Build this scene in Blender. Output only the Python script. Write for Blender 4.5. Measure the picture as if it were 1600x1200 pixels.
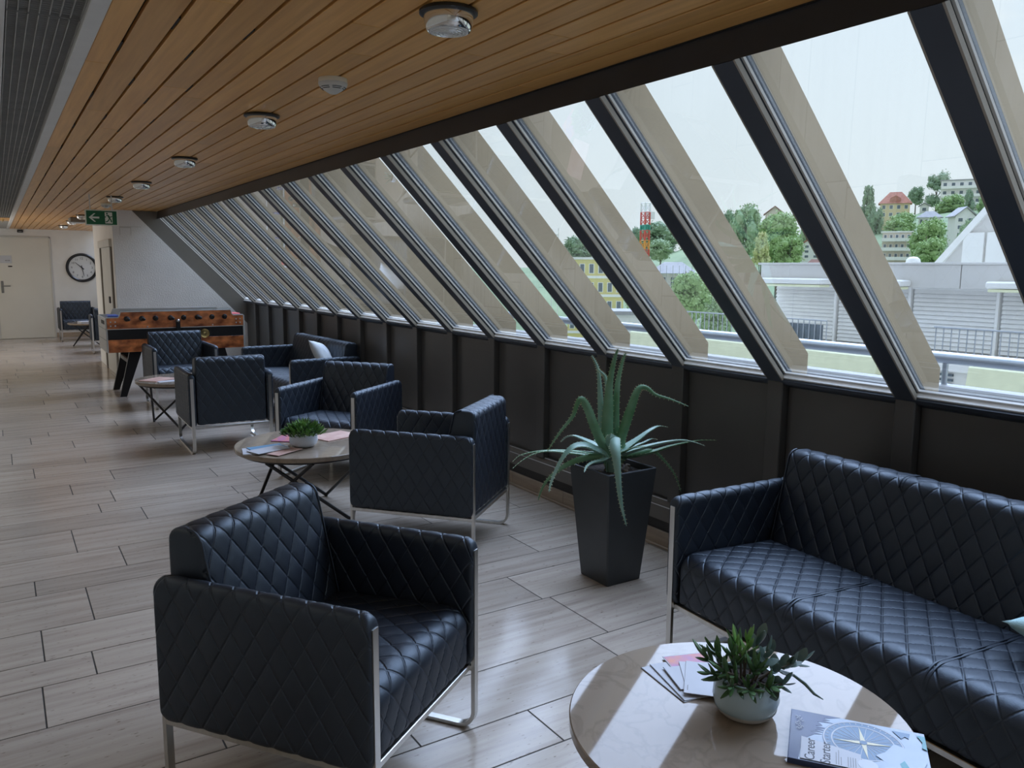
import bpy, bmesh, math, random
import numpy as np
from mathutils import Vector, Matrix, Euler
random.seed(7)
rng = np.random.default_rng(7)
PI = math.pi
SC = bpy.context.scene
COL = SC.collection
for _o in list(bpy.data.objects):
    bpy.data.objects.remove(_o)

# ------------------------------------------------------------------ camera, sky, sun, lights, exposure
EYE = Vector((0.0, 0.0, 1.5))
YAW, PITCH, ROLL = .569482, .143865, .006573
def camera_axes():
    cy, sy, cp, sp = math.cos(YAW), math.sin(YAW), math.cos(PITCH), math.sin(PITCH)
    fwd = Vector((sy*cp, cy*cp, -sp)); rt = Vector((cy, -sy, 0)); up = rt.cross(fwd)
    cr, sr = math.cos(ROLL), math.sin(ROLL)
    return cr*rt + sr*up, -sr*rt + cr*up, -fwd
_r, _u, _b = camera_axes()
cd = bpy.data.cameras.new('camera'); cam = bpy.data.objects.new('camera', cd); COL.objects.link(cam)
cam.matrix_world = Matrix(((_r.x, _u.x, _b.x, EYE.x), (_r.y, _u.y, _b.y, EYE.y), (_r.z, _u.z, _b.z, EYE.z), (0, 0, 0, 1)))
cd.sensor_width = 36.0; cd.lens = 1254.6/1600*36; cd.clip_start = .05; cd.clip_end = 3000
SC.camera = cam

SC.view_settings.view_transform = 'Standard'; SC.view_settings.look = 'None'
SC.view_settings.gamma = 1.0; SC.view_settings.use_curve_mapping = False
SC.view_settings.exposure = 0.0

world = bpy.data.worlds.new('sky'); SC.world = world; world.use_nodes = True
def make_sky(strength):
    nt = world.node_tree; nt.nodes.clear(); L = nt.links.new
    out = nt.nodes.new('ShaderNodeOutputWorld'); bg = nt.nodes.new('ShaderNodeBackground')
    tc = nt.nodes.new('ShaderNodeTexCoord'); sep = nt.nodes.new('ShaderNodeSeparateXYZ')
    ramp = nt.nodes.new('ShaderNodeValToRGB')
    L(tc.outputs['Generated'], sep.inputs[0]); L(sep.outputs['Z'], ramp.inputs[0])
    e = ramp.color_ramp.elements
    e[0].position = 0.0; e[0].color = (.72, .79, .83, 1)
    e[1].position = .9; e[1].color = (.58, .74, 1.02, 1)
    x = e.new(.12); x.color = (.685, .77, .83, 1)
    x = e.new(.45); x.color = (.655, .77, .90, 1)
    # small soft summer clouds
    mp = nt.nodes.new('ShaderNodeMapping'); mp.inputs['Scale'].default_value = (5, 5, 11); mp.inputs['Location'].default_value = (1.7, .35, .6)
    nz = nt.nodes.new('ShaderNodeTexNoise'); nz.inputs['Scale'].default_value = 1.0; nz.inputs['Detail'].default_value = 6
    cr = nt.nodes.new('ShaderNodeValToRGB'); cr.color_ramp.elements[0].position = .60; cr.color_ramp.elements[1].position = .74
    cr.color_ramp.elements[1].color = (.75, .75, .75, 1)
    L(tc.outputs['Generated'], mp.inputs[0]); L(mp.outputs[0], nz.inputs['Vector']); L(nz.outputs[0], cr.inputs[0])
    mx = nt.nodes.new('ShaderNodeMix'); mx.data_type = 'RGBA'
    L(cr.outputs[0], mx.inputs[0]); L(ramp.outputs[0], mx.inputs[6]); mx.inputs[7].default_value = (.84, .87, .88, 1)
    L(mx.outputs[2], bg.inputs[0]); bg.inputs[1].default_value = strength; L(bg.outputs[0], out.inputs[0])
make_sky(1.30)

def light(name, kind, energy, color, loc, rot=None, direction=None, **kw):
    d = bpy.data.lights.new(name, kind); d.energy = energy; d.color = color
    o = bpy.data.objects.new(name, d); COL.objects.link(o); o.location = loc
    if direction is not None: o.rotation_euler = Vector(direction).to_track_quat('-Z', 'Y').to_euler()
    elif rot: o.rotation_euler = rot
    for k, v in kw.items(): setattr(d, k, v)
    return o
# assumed, very wide light high over the window side, added to brighten the interior
_el, _az = math.radians(52), math.radians(62)
light('sun_fill', 'SUN', 6.8, (.75, .93, 1.36), (30, 10, 40), direction=(-math.sin(_az)*math.cos(_el), -math.cos(_az)*math.cos(_el), -math.sin(_el)), angle=1.2)
# added fill light above the unseen left side of the corridor
light('corridor_fill', 'AREA', 28, (1, .93, .84), (-.95, 8.4, 2.18), direction=(0, 0, -1), shape='RECTANGLE', size=1.1, size_y=21.0)
# added side light that brightens the far end; the left wall has no window
light('far_end_fill', 'AREA', 40, (1, .98, .95), (-1.6, 15.8, 1.25), direction=(1, .15, 0), shape='RECTANGLE', size=4.0, size_y=1.5)

# ------------------------------------------------------------------ materials
def _nodes(name):
    m = bpy.data.materials.new(name); m.use_nodes = True
    nt = m.node_tree; b = nt.nodes['Principled BSDF']
    return m, nt, b
def mat(name, col, rough=.5, metal=0., ior=1.5, var=0., scale=8., stretch=(1, 1, 1), bump=0., bscale=60., coat=0., col2=None, rvar=0., coords='Object'):
    m, nt, b = _nodes(name); L = nt.links.new
    b.inputs['Base Color'].default_value = (*col, 1); b.inputs['Roughness'].default_value = rough
    b.inputs['Metallic'].default_value = metal; b.inputs['IOR'].default_value = ior
    if coat: b.inputs['Coat Weight'].default_value = coat; b.inputs['Coat Roughness'].default_value = .08
    if var or bump or rvar or col2:
        tc = nt.nodes.new('ShaderNodeTexCoord'); mp = nt.nodes.new('ShaderNodeMapping'); mp.inputs['Scale'].default_value = stretch
        L(tc.outputs[coords], mp.inputs[0])
        nz = nt.nodes.new('ShaderNodeTexNoise'); nz.inputs['Scale'].default_value = scale; nz.inputs['Detail'].default_value = 5
        L(mp.outputs[0], nz.inputs['Vector'])
        if var or col2:
            rp = nt.nodes.new('ShaderNodeValToRGB'); e = rp.color_ramp.elements
            c2 = col2 if col2 else tuple(min(1, c*(1+var)) for c in col)
            c1 = col if col2 else tuple(c*(1-var) for c in col)
            e[0].position = .32; e[0].color = (*c1, 1); e[1].position = .68; e[1].color = (*c2, 1)
            L(nz.outputs[0], rp.inputs[0]); L(rp.outputs[0], b.inputs['Base Color'])
        if rvar:
            mr = nt.nodes.new('ShaderNodeMapRange'); mr.inputs[3].default_value = rough-rvar; mr.inputs[4].default_value = rough+rvar
            L(nz.outputs[0], mr.inputs[0]); L(mr.outputs[0], b.inputs['Roughness'])
        if bump:
            n2 = nt.nodes.new('ShaderNodeTexNoise'); n2.inputs['Scale'].default_value = bscale; n2.inputs['Detail'].default_value = 4
            L(mp.outputs[0], n2.inputs['Vector'])
            bp = nt.nodes.new('ShaderNodeBump'); bp.inputs['Strength'].default_value = bump; bp.inputs['Distance'].default_value = .01
            L(n2.outputs[0], bp.inputs['Height']); L(bp.outputs[0], b.inputs['Normal'])
    return m
def per_object_tint(m, amount=.12):
    """multiply the colour by a little random factor per object, as pieces of a batch differ"""
    nt = m.node_tree; b = nt.nodes['Principled BSDF']; L = nt.links.new
    oi = nt.nodes.new('ShaderNodeObjectInfo'); mr = nt.nodes.new('ShaderNodeMapRange')
    mr.inputs[3].default_value = 1-amount; mr.inputs[4].default_value = 1+amount
    L(oi.outputs['Random'], mr.inputs[0])
    mx = nt.nodes.new('ShaderNodeMix'); mx.data_type = 'RGBA'; mx.blend_type = 'MULTIPLY'; mx.inputs[0].default_value = 1
    inp = b.inputs['Base Color']
    if inp.links: L(inp.links[0].from_socket, mx.inputs[6])
    else: mx.inputs[6].default_value = inp.default_value
    L(mr.outputs[0], mx.inputs[7]); L(mx.outputs[2], inp)
    return m

def leather():
    m, nt, b = _nodes('black_quilted_leather'); L = nt.links.new
    b.inputs['Base Color'].default_value = (.004, .0055, .012, 1); b.inputs['Roughness'].default_value = .5; b.inputs['IOR'].default_value = 1.74; b.inputs['Specular Tint'].default_value = (.74, .88, 1, 1)
    uv = nt.nodes.new('ShaderNodeUVMap'); uv.uv_map = 'quilt'
    sep = nt.nodes.new('ShaderNodeSeparateXYZ'); L(uv.outputs[0], sep.inputs[0])
    def M(op, a, c=None):
        n = nt.nodes.new('ShaderNodeMath'); n.operation = op
        for i, v in enumerate((a, c)):
            if v is None: continue
            if isinstance(v, (int, float)): n.inputs[i].default_value = v
            else: L(v, n.inputs[i])
        return n.outputs[0]
    p = M('PINGPONG', sep.outputs[0], .5); q = M('PINGPONG', sep.outputs[1], .5)
    d = M('MINIMUM', p, q)
    mr = nt.nodes.new('ShaderNodeMapRange'); mr.interpolation_type = 'SMOOTHSTEP'; mr.inputs[2].default_value = .085
    L(d, mr.inputs[0])
    tc = nt.nodes.new('ShaderNodeTexCoord'); nz = nt.nodes.new('ShaderNodeTexNoise'); nz.inputs['Scale'].default_value = 260; nz.inputs['Detail'].default_value = 3
    L(tc.outputs['Object'], nz.inputs['Vector'])
    h = M('ADD', M('MULTIPLY', mr.outputs[0], .5), M('MULTIPLY', nz.outputs[0], .07))
    bp = nt.nodes.new('ShaderNodeBump'); bp.inputs['Strength'].default_value = .8; bp.inputs['Distance'].default_value = .006
    L(h, bp.inputs['Height']); L(bp.outputs[0], b.inputs['Normal'])
    return m

def floor_stone():
    m, nt, b = _nodes('polished_travertine'); L = nt.links.new
    tc = nt.nodes.new('ShaderNodeTexCoord'); oi = nt.nodes.new('ShaderNodeObjectInfo')
    ad = nt.nodes.new('ShaderNodeVectorMath'); ad.operation = 'MULTIPLY_ADD'
    L(oi.outputs['Random'], ad.inputs[0]); ad.inputs[1].default_value = (37, 53, 0); L(tc.outputs['Object'], ad.inputs[2])
    mp = nt.nodes.new('ShaderNodeMapping'); mp.inputs['Scale'].default_value = (.9, 13, 1); L(ad.outputs[0], mp.inputs[0])
    nz = nt.nodes.new('ShaderNodeTexNoise'); nz.inputs['Scale'].default_value = 1.6; nz.inputs['Detail'].default_value = 7; nz.inputs['Roughness'].default_value = .62
    L(mp.outputs[0], nz.inputs['Vector'])
    rp = nt.nodes.new('ShaderNodeValToRGB'); e = rp.color_ramp.elements
    e[0].position = .25; e[0].color = (.29, .245, .20, 1); e[1].position = .72; e[1].color = (.51, .445, .37, 1)
    x = e.new(.42); x.color = (.405, .34, .28, 1)
    x = e.new(.53); x.color = (.46, .395, .325, 1)
    L(nz.outputs[0], rp.inputs[0])
    # little open pores
    mp2 = nt.nodes.new('ShaderNodeMapping'); mp2.inputs['Scale'].default_value = (30, 110, 1); L(ad.outputs[0], mp2.inputs[0])
    n2 = nt.nodes.new('ShaderNodeTexNoise'); n2.inputs['Scale'].default_value = 1.; n2.inputs['Detail'].default_value = 2; L(mp2.outputs[0], n2.inputs['Vector'])
    r2 = nt.nodes.new('ShaderNodeValToRGB'); r2.color_ramp.elements[0].position = .26; r2.color_ramp.elements[1].position = .34
    r2.color_ramp.elements[0].color = (.45, .42, .38, 1); L(n2.outputs[0], r2.inputs[0])
    mr = nt.nodes.new('ShaderNodeMapRange'); mr.inputs[3].default_value = .86; mr.inputs[4].default_value = 1.08; L(oi.outputs['Random'], mr.inputs[0])
    a = nt.nodes.new('ShaderNodeMix'); a.data_type = 'RGBA'; a.blend_type = 'MULTIPLY'; a.inputs[0].default_value = 1
    L(rp.outputs[0], a.inputs[6]); L(r2.outputs[0], a.inputs[7])
    c = nt.nodes.new('ShaderNodeMix'); c.data_type = 'RGBA'; c.blend_type = 'MULTIPLY'; c.inputs[0].default_value = 1
    L(a.outputs[2], c.inputs[6]); L(mr.outputs[0], c.inputs[7]); L(c.outputs[2], b.inputs['Base Color'])
    rr = nt.nodes.new('ShaderNodeMapRange'); rr.inputs[3].default_value = .12; rr.inputs[4].default_value = .22; L(nz.outputs[0], rr.inputs[0]); L(rr.outputs[0], b.inputs['Roughness'])
    b.inputs['IOR'].default_value = 1.36
    return m

def glass_pane(name, tint=(.97, .985, .98), ior=1.6, dirt=0.):
    m = bpy.data.materials.new(name); m.use_nodes = True; nt = m.node_tree; nt.nodes.clear(); L = nt.links.new
    out = nt.nodes.new('ShaderNodeOutputMaterial'); mix = nt.nodes.new('ShaderNodeMixShader')
    lw = nt.nodes.new('ShaderNodeLayerWeight'); lw.inputs[0].default_value = .5
    pw = nt.nodes.new('ShaderNodeMath'); pw.operation = 'POWER'; pw.inputs[1].default_value = 5; L(lw.outputs['Facing'], pw.inputs[0])
    f0 = ((ior-1)/(ior+1))**2
    fr = nt.nodes.new('ShaderNodeMath'); fr.operation = 'MULTIPLY_ADD'; fr.inputs[1].default_value = 1-f0; fr.inputs[2].default_value = f0; L(pw.outputs[0], fr.inputs[0])
    tr = nt.nodes.new('ShaderNodeBsdfTransparent'); tr.inputs[0].default_value = (*tint, 1)
    gl = nt.nodes.new('ShaderNodeBsdfGlossy'); gl.inputs['Roughness'].default_value = .0; gl.inputs[0].default_value = (1, 1, 1, 1)
    L(fr.outputs[0], mix.inputs[0]); L(tr.outputs[0], mix.inputs[1]); L(gl.outputs[0], mix.inputs[2])
    L(mix.outputs[0], out.inputs[0])
    return m

def table_stone():
    m, nt, b = _nodes('polished_cream_marble'); L = nt.links.new
    tc = nt.nodes.new('ShaderNodeTexCoord')
    n1 = nt.nodes.new('ShaderNodeTexNoise'); n1.inputs['Scale'].default_value = 5; n1.inputs['Detail'].default_value = 6; n1.inputs['Distortion'].default_value = 1.4
    L(tc.outputs['Object'], n1.inputs['Vector'])
    rp = nt.nodes.new('ShaderNodeValToRGB'); e = rp.color_ramp.elements
    e[0].position = .46; e[0].color = (.275, .22, .165, 1); e[1].position = .54; e[1].color = (.275, .22, .165, 1)
    x = e.new(.5); x.color = (.235, .185, .138, 1)
    L(n1.outputs[0], rp.inputs[0]); L(rp.outputs[0], b.inputs['Base Color'])
    b.inputs['Roughness'].default_value = .04; b.inputs['IOR'].default_value = 1.38
    return m

M = dict(
    leather=leather(), floor=floor_stone(), table=table_stone(),
    grout=mat('dark_grout', (.035, .032, .028), .8, var=.2),
    steel=mat('brushed_steel', (.62, .61, .58), .3, 1., var=.06, scale=40, stretch=(1, 1, .1)),
    rubber=mat('black_rubber', (.012, .012, .012), .7, var=.2),
    black_steel=mat('black_lacquered_steel', (.014, .014, .015), .35, 0, var=.2, scale=30),
    panel=mat('dark_bronze_panel', (.092, .087, .080), .42, .25, var=.08, scale=3, rvar=.05),
    mullion=mat('anthracite_mullion', (.048, .058, .075), .38, .2, var=.08, scale=5),
    bead=mat('pale_glazing_bead', (.88, .86, .81), .55, .0, var=.05),
    beige_trim=mat('beige_gasket_strip', (.40, .36, .30), .5, 0, var=.06),
    alu=mat('anodised_aluminium', (.66, .66, .65), .3, .9, var=.05),
    fin=mat('beige_enamelled_fin', (.52, .41, .275), .5, .0, var=.05, scale=2.5, bump=.02, bscale=30),
    glass=glass_pane('window_glass', ior=1.85),
    convector=mat('convector_grey', (.17, .155, .135), .42, .3, var=.06),
    convector_dark=mat('convector_shadow_gap', (.03, .028, .025), .6, var=.1),
    wood_base=mat('travertine_baseboard', (.40, .31, .225), .4, 0, var=.14, scale=6, stretch=(1, .6, 8)),
    white_wall=mat('white_plaster', (.80, .79, .75), .75, var=.03, scale=4, bump=.12, bscale=90),
    rough_wall=mat('textured_plaster', (.82, .81, .78), .8, var=.03, scale=4, bump=.6, bscale=60),
    grey_wall=mat('smooth_grey_finish', (.19, .175, .15), .7, var=.04, scale=3),
    ceiling_white=mat('white_ceiling_paint', (.74, .73, .70), .7, var=.03),
    door=mat('cream_door_leaf', (.72, .70, .62), .42, var=.03, scale=2),
    frame_white=mat('white_door_frame', (.62, .61, .56), .45, var=.03),
    grille=mat('grey_louvre_metal', (.42, .42, .40), .5, .3, var=.08),
    grille_dark=mat('dark_void', (.075, .075, .07), .7, var=.2),
    chrome=mat('chrome', (.78, .77, .74), .06, 1., var=.03),
    lens=mat('ribbed_glass_lens', (.72, .72, .70), .12, 0, var=.06, scale=50, bump=.3, bscale=80),
    lamp_ring=mat('black_lamp_ring', (.018, .018, .017), .35, var=.2),
    detector=mat('ivory_plastic', (.82, .76, .60), .45, var=.04),
    planter=mat('graphite_planter', (.042, .047, .052), .42, 0, var=.06, scale=10),
    soil=mat('dark_soil', (.03, .02, .014), .95, var=.5, scale=60, bump=1, bscale=90),
    aloe=mat('aloe_green', (.085, .20, .085), .42, 0, var=.35, scale=9, col2=(.17, .31, .19)),
    aloe_grey=mat('aloe_bluegreen', (.17, .31, .24), .42, 0, var=.3, scale=9, col2=(.27, .42, .34)),
    aloe_spine=mat('pale_spine', (.5, .52, .30), .5, var=.1),
    pot=mat('pale_blue_glaze', (.40, .50, .52), .22, 0, ior=1.6, var=.10, scale=7, stretch=(1, 1, .3)),
    pot_base=mat('raw_clay_rim', (.55, .52, .46), .55, var=.06),
    pot_white=mat('white_glaze', (.60, .64, .70), .28, 0, var=.05),
    succ=mat('succulent_green', (.035, .085, .03), .38, 0, col2=(.08, .16, .055), scale=40),
    succ2=mat('jade_greyblue', (.055, .095, .075), .36, 0, col2=(.11, .16, .13), scale=40),
    succ3=mat('fresh_green', (.11, .25, .045), .4, 0, col2=(.20, .36, .10), scale=40),
    paper=mat('white_paper', (.50, .505, .53), .55, var=.02),
    paper_grey=mat('pale_grey_paper', (.55, .57, .60), .5, var=.04),
    navy=mat('navy_print', (.028, .045, .11), .35, var=.12, scale=12),
    blue=mat('steel_blue_print', (.10, .18, .28), .35, var=.15, scale=20),
    teal=mat('teal_print', (.04, .24, .27), .35, var=.1),
    pale=mat('pale_blue_print', (.36, .42, .50), .35, var=.06, scale=20),
    gold=mat('pale_gold_print', (.66, .60, .40), .35, var=.05),
    orange=mat('orange_print', (.62, .20, .10), .4, col2=(.36, .13, .34), scale=22),
    rose=mat('rose_print', (.55, .30, .25), .4, col2=(.70, .48, .40), scale=14),
    bluepaper=mat('blue_print', (.14, .30, .46), .4, var=.1),
    ink=mat('black_ink', (.02, .02, .025), .5, var=.1),
    pillow=mat('pale_patterned_cotton', (.62, .66, .68), .85, col2=(.74, .77, .78), scale=22, bump=.3, bscale=300),
    pillow_print=mat('grey_cotton_print', (.20, .22, .25), .85, var=.2),
    pillow_teal=mat('pale_teal_cotton', (.42, .62, .62), .85, var=.08, scale=14, bump=.3, bscale=300),
    burl=mat('burl_veneer', (.17, .040, .013), .3, 0, col2=(.92, .32, .11), scale=7, stretch=(1, 1, 1.7), coat=.3),
    foos_black=mat('black_laminate', (.010, .010, .012), .4, var=.15),
    foos_white=mat('pale_grey_laminate', (.52, .52, .50), .4, var=.04),
    foos_green=mat('dark_playfield', (.03, .05, .025), .5, var=.15),
    red=mat('red_plastic', (.55, .05, .05), .4, var=.08),
    bluep=mat('blue_plastic', (.06, .12, .42), .4, var=.08),
    brass=mat('worn_brass', (.55, .42, .18), .3, 1., var=.15, scale=30),
    acrylic=glass_pane('clear_acrylic', (.93, .95, .95), 1.5),
    sign_green=mat('exit_sign_green', (.008, .13, .05), .4, var=.04),
    sign_white=mat('exit_sign_white', (.85, .88, .80), .45, var=.02),
    box_grey=mat('grey_fitting', (.20, .20, .19), .5, var=.06),
    clock_face=mat('clock_face', (.68, .69, .68), .5, var=.02),
    clock_rim=mat('black_clock_rim', (.012, .012, .012), .28, var=.15),
    # outdoors
    roof_grey=mat('roof_sheet_grey', (.66, .63, .59), .5, .0, var=.06, scale=.6),
    facade_white=mat('white_render', (.88, .86, .82), .7, var=.03, scale=1),
    blind=mat('silver_blind', (.90, .88, .84), .5, .0, var=.03),
    awning=mat('pale_yellow_awning', (.86, .86, .58), .7, var=.04),
    ledge=mat('grey_parapet_sheet', (.30, .295, .29), .55, .0, var=.05, scale=1.5),
    railing=mat('galvanised_tube', (.50, .54, .58), .35, .6, var=.06),
    bars=mat('grey_bars', (.40, .42, .44), .5, .3, var=.05),
    glassdark=mat('dark_glazing', (.12, .15, .17), .15, 0, var=.2),
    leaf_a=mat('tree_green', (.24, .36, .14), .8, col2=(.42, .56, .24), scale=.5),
    leaf_b=mat('tree_green_hazy', (.30, .41, .24), .8, col2=(.46, .56, .33), scale=.35),  # paler green with the haze of distance mixed into the colour
    leaf_c=mat('tree_yellowgreen', (.50, .52, .22), .8, col2=(.66, .66, .34), scale=.5),
    leaf_d=mat('tree_dark', (.22, .32, .20), .8, col2=(.36, .45, .28), scale=.4),
    bark=mat('bark', (.14, .11, .08), .9, var=.2),
    grass=mat('hill_green', (.15, .21, .10), .9, col2=(.25, .32, .16), scale=.06),
    town=mat('town_ground', (.52, .50, .46), .9, var=.2, scale=.05),
    house_roof=mat('grey_house_roof', (.33, .32, .32), .7, var=.08, scale=1),
    tile_red=mat('red_roof_tiles', (.42, .17, .11), .8, var=.15, scale=2),
    tile_brown=mat('brown_roof_tiles', (.30, .16, .12), .8, var=.15, scale=2),
    wall_yellow=mat('ochre_render', (.68, .56, .33), .8, var=.04),
    wall_white=mat('pale_render', (.76, .74, .70), .8, var=.04),
    wall_beige=mat('beige_render', (.62, .54, .44), .8, var=.06),
    yellow=mat('yellow_panel', (.72, .62, .26), .7, var=.05),
    crane_red=mat('crane_red', (.62, .10, .07), .5, var=.1),
    crane_white=mat('crane_white', (.78, .76, .74), .5, var=.05),
    crane_green=mat('crane_green', (.06, .34, .25), .5, var=.05),
    crane_orange=mat('crane_orange', (.75, .33, .06), .5, var=.05),
)
# timber ceiling: straight grain along the board, every board a little different
def timber():
    m, nt, b = _nodes('varnished_timber'); L = nt.links.new
    tc = nt.nodes.new('ShaderNodeTexCoord'); oi = nt.nodes.new('ShaderNodeObjectInfo')
    ad = nt.nodes.new('ShaderNodeVectorMath'); ad.operation = 'MULTIPLY_ADD'
    L(oi.outputs['Random'], ad.inputs[0]); ad.inputs[1].default_value = (31, 57, 0); L(tc.outputs['Object'], ad.inputs[2])
    mp = nt.nodes.new('ShaderNodeMapping'); mp.inputs['Scale'].default_value = (16, .7, 1); L(ad.outputs[0], mp.inputs[0])
    nz = nt.nodes.new('ShaderNodeTexNoise'); nz.inputs['Scale'].default_value = 3; nz.inputs['Detail'].default_value = 5; L(mp.outputs[0], nz.inputs['Vector'])
    rp = nt.nodes.new('ShaderNodeValToRGB'); e = rp.color_ramp.elements
    e[0].position = .3; e[0].color = (.68, .34, .095, 1); e[1].position = .7; e[1].color = (.84, .46, .14, 1)
    L(nz.outputs[0], rp.inputs[0])
    mr = nt.nodes.new('ShaderNodeMapRange'); mr.inputs[3].default_value = .88; mr.inputs[4].default_value = 1.1; L(oi.outputs['Random'], mr.inputs[0])
    c = nt.nodes.new('ShaderNodeMix'); c.data_type = 'RGBA'; c.blend_type = 'MULTIPLY'; c.inputs[0].default_value = 1
    L(rp.outputs[0], c.inputs[6]); L(mr.outputs[0], c.inputs[7]); L(c.outputs[2], b.inputs['Base Color'])
    b.inputs['Roughness'].default_value = .33; b.inputs['IOR'].default_value = 1.45
    return m
M['timber'] = timber()
for k in ('panel', 'wood_base', 'fin'): per_object_tint(M[k], .06)

# ------------------------------------------------------------------ mesh helpers
class MB:
    def __init__(s): s.v = []; s.f = []; s.uv = None
    def add(s, vs, fs):
        n = len(s.v); s.v += [tuple(v) for v in vs]; s.f += [tuple(i+n for i in f) for f in fs]; return s
    def box(s, x0, x1, y0, y1, z0, z1, c=0.):
        """box, with chamfered edges when c > 0"""
        if c <= 0:
            return s.add([(x, y, z) for x in (x0, x1) for y in (y0, y1) for z in (z0, z1)],
                         [(0, 1, 3, 2), (4, 6, 7, 5), (0, 4, 5, 1), (2, 3, 7, 6), (0, 2, 6, 4), (1, 5, 7, 3)])
        X, Y, Z = (x0, x1), (y0, y1), (z0, z1); vs = []; idx = {}
        for i in (0, 1):
            for j in (0, 1):
                for k in (0, 1):
                    sx, sy, sz = (c if i == 0 else -c), (c if j == 0 else -c), (c if k == 0 else -c)
                    for a in range(3):
                        p = [X[i], Y[j], Z[k]]
                        if a != 0: p[0] += sx
                        if a != 1: p[1] += sy
                        if a != 2: p[2] += sz
                        idx[(i, j, k, a)] = len(vs); vs.append(p)
        fs = []
        for i in (0, 1):
            q = [idx[(i, 0, 0, 0)], idx[(i, 1, 0, 0)], idx[(i, 1, 1, 0)], idx[(i, 0, 1, 0)]]; fs.append(q if i else q[::-1])
            q = [idx[(0, i, 0, 1)], idx[(0, i, 1, 1)], idx[(1, i, 1, 1)], idx[(1, i, 0, 1)]]; fs.append(q if i else q[::-1])
            q = [idx[(0, 0, i, 2)], idx[(1, 0, i, 2)], idx[(1, 1, i, 2)], idx[(0, 1, i, 2)]]; fs.append(q if i else q[::-1])
        for i in (0, 1):
            for j in (0, 1):
                fs.append([idx[(i, j, 0, 0)], idx[(i, j, 0, 1)], idx[(i, j, 1, 1)], idx[(i, j, 1, 0)]])
                fs.append([idx[(i, 0, j, 0)], idx[(i, 0, j, 2)], idx[(i, 1, j, 2)], idx[(i, 1, j, 0)]])
                fs.append([idx[(0, i, j, 1)], idx[(0, i, j, 2)], idx[(1, i, j, 2)], idx[(1, i, j, 1)]])
        for i in (0, 1):
            for j in (0, 1):
                for k in (0, 1): fs.append([idx[(i, j, k, 0)], idx[(i, j, k, 1)], idx[(i, j, k, 2)]])
        s.add(vs, fs); s.fix = True; return s
    def obox(s, mtx, sx, sy, sz, c=0.):
        """box of the given size about the origin of mtx"""
        t = MB().box(-sx/2, sx/2, -sy/2, sy/2, -sz/2, sz/2, c)
        s.add([mtx @ Vector(v) for v in t.v], t.f); s.fix = True; return s
    def prism(s, poly, a0, a1, axis):
        """polygon extruded along axis ('x': poly in y,z; 'y': poly in x,z; 'z': poly in x,y)"""
        def P(p, a): return {'x': (a, p[0], p[1]), 'y': (p[0], a, p[1]), 'z': (p[0], p[1], a)}[axis]
        n = len(poly)
        s.add([P(p, a0) for p in poly]+[P(p, a1) for p in poly],
              [tuple(range(n))[::-1], tuple(range(n, 2*n))]+[(i, (i+1) % n, n+(i+1) % n, n+i) for i in range(n)])
        s.fix = True; return s
    def lathe(s, prof, n=32, c=(0, 0, 0), caps=True):
        vs = []; fs = []
        for r, z in prof:
            for i in range(n):
                a = 2*PI*i/n; vs.append((c[0]+r*math.cos(a), c[1]+r*math.sin(a), c[2]+z))
        for k in range(len(prof)-1):
            for i in range(n):
                j = (i+1) % n; fs.append((k*n+i, k*n+j, (k+1)*n+j, (k+1)*n+i))
        if caps: fs.append(tuple(range(n))[::-1]); fs.append(tuple((len(prof)-1)*n+i for i in range(n)))
        return s.add(vs, fs)
    def tube(s, pts, r, n=10, closed=False, sx=None, up=(0, 0, 1)):
        """tube (or flat bar when sx=(half width, half thickness)) along points; r number or list"""
        P = [Vector(p) for p in pts]; N = len(P); rings = []
        ref = Vector(up)
        for i in range(N):
            a = P[i-1] if (i > 0 or closed) else P[i]; b = P[(i+1) % N] if (i < N-1 or closed) else P[i]
            t = (b-a).normalized()
            u = ref - t*ref.dot(t)
            if u.length < 1e-4: u = t.orthogonal()
            u.normalize(); w = t.cross(u); ri = r[i] if isinstance(r, (list, tuple)) else r
            if sx:
                ring = [P[i]+u*(sx[0]*p)+w*(sx[1]*q) for p, q in ((-1, -1), (1, -1), (1, 1), (-1, 1))]
            else:
                ring = [P[i]+u*(ri*math.cos(2*PI*k/n))+w*(ri*math.sin(2*PI*k/n)) for k in range(n)]
            rings.append(ring)
        m = len(rings[0]); vs = [v for g in rings for v in g]; fs = []
        for i in range(N if closed else N-1):
            j = (i+1) % N
            for k in range(m):
                l = (k+1) % m; fs.append((i*m+k, i*m+l, j*m+l, j*m+k))
        if not closed: fs += [tuple(range(m))[::-1], tuple((N-1)*m+k for k in range(m))]
        s.add(vs, fs); s.fix = True; return s
    def mesh(s, name, material=None, smooth=None):
        me = bpy.data.meshes.new(name); me.from_pydata(s.v, [], s.f)
        if getattr(s, 'fix', False):
            bm = bmesh.new(); bm.from_mesh(me); bmesh.ops.recalc_face_normals(bm, faces=bm.faces); bm.to_mesh(me); bm.free()
        if material: me.materials.append(material)
        if smooth is not None:
            me.shade_smooth(); me.set_sharp_from_angle(angle=math.radians(smooth))
        me.update(); return me
    def build(s, name, material, parent=None, loc=None, smooth=None):
        return link(name, s.mesh(name, material, smooth), parent, loc)
def link(name, me, parent=None, loc=None):
    o = bpy.data.objects.new(name, me); COL.objects.link(o)
    if parent is not None: o.parent = parent
    if loc is not None: o.location = loc
    return o
def tag(o, label=None, category=None, group=None, kind=None):
    for k, v in (('label', label), ('category', category), ('group', group), ('kind', kind)):
        if v: o[k] = v
    return o
def thing(name, label, category, loc=(0, 0, 0), rz=0, group=None):
    o = bpy.data.objects.new(name, None); COL.objects.link(o); o.empty_display_size = .05
    o.location = loc; o.rotation_euler = (0, 0, rz)
    return tag(o, label, category, group)
def kids(o): return [c for c in bpy.data.objects if c.parent == o]
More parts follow.
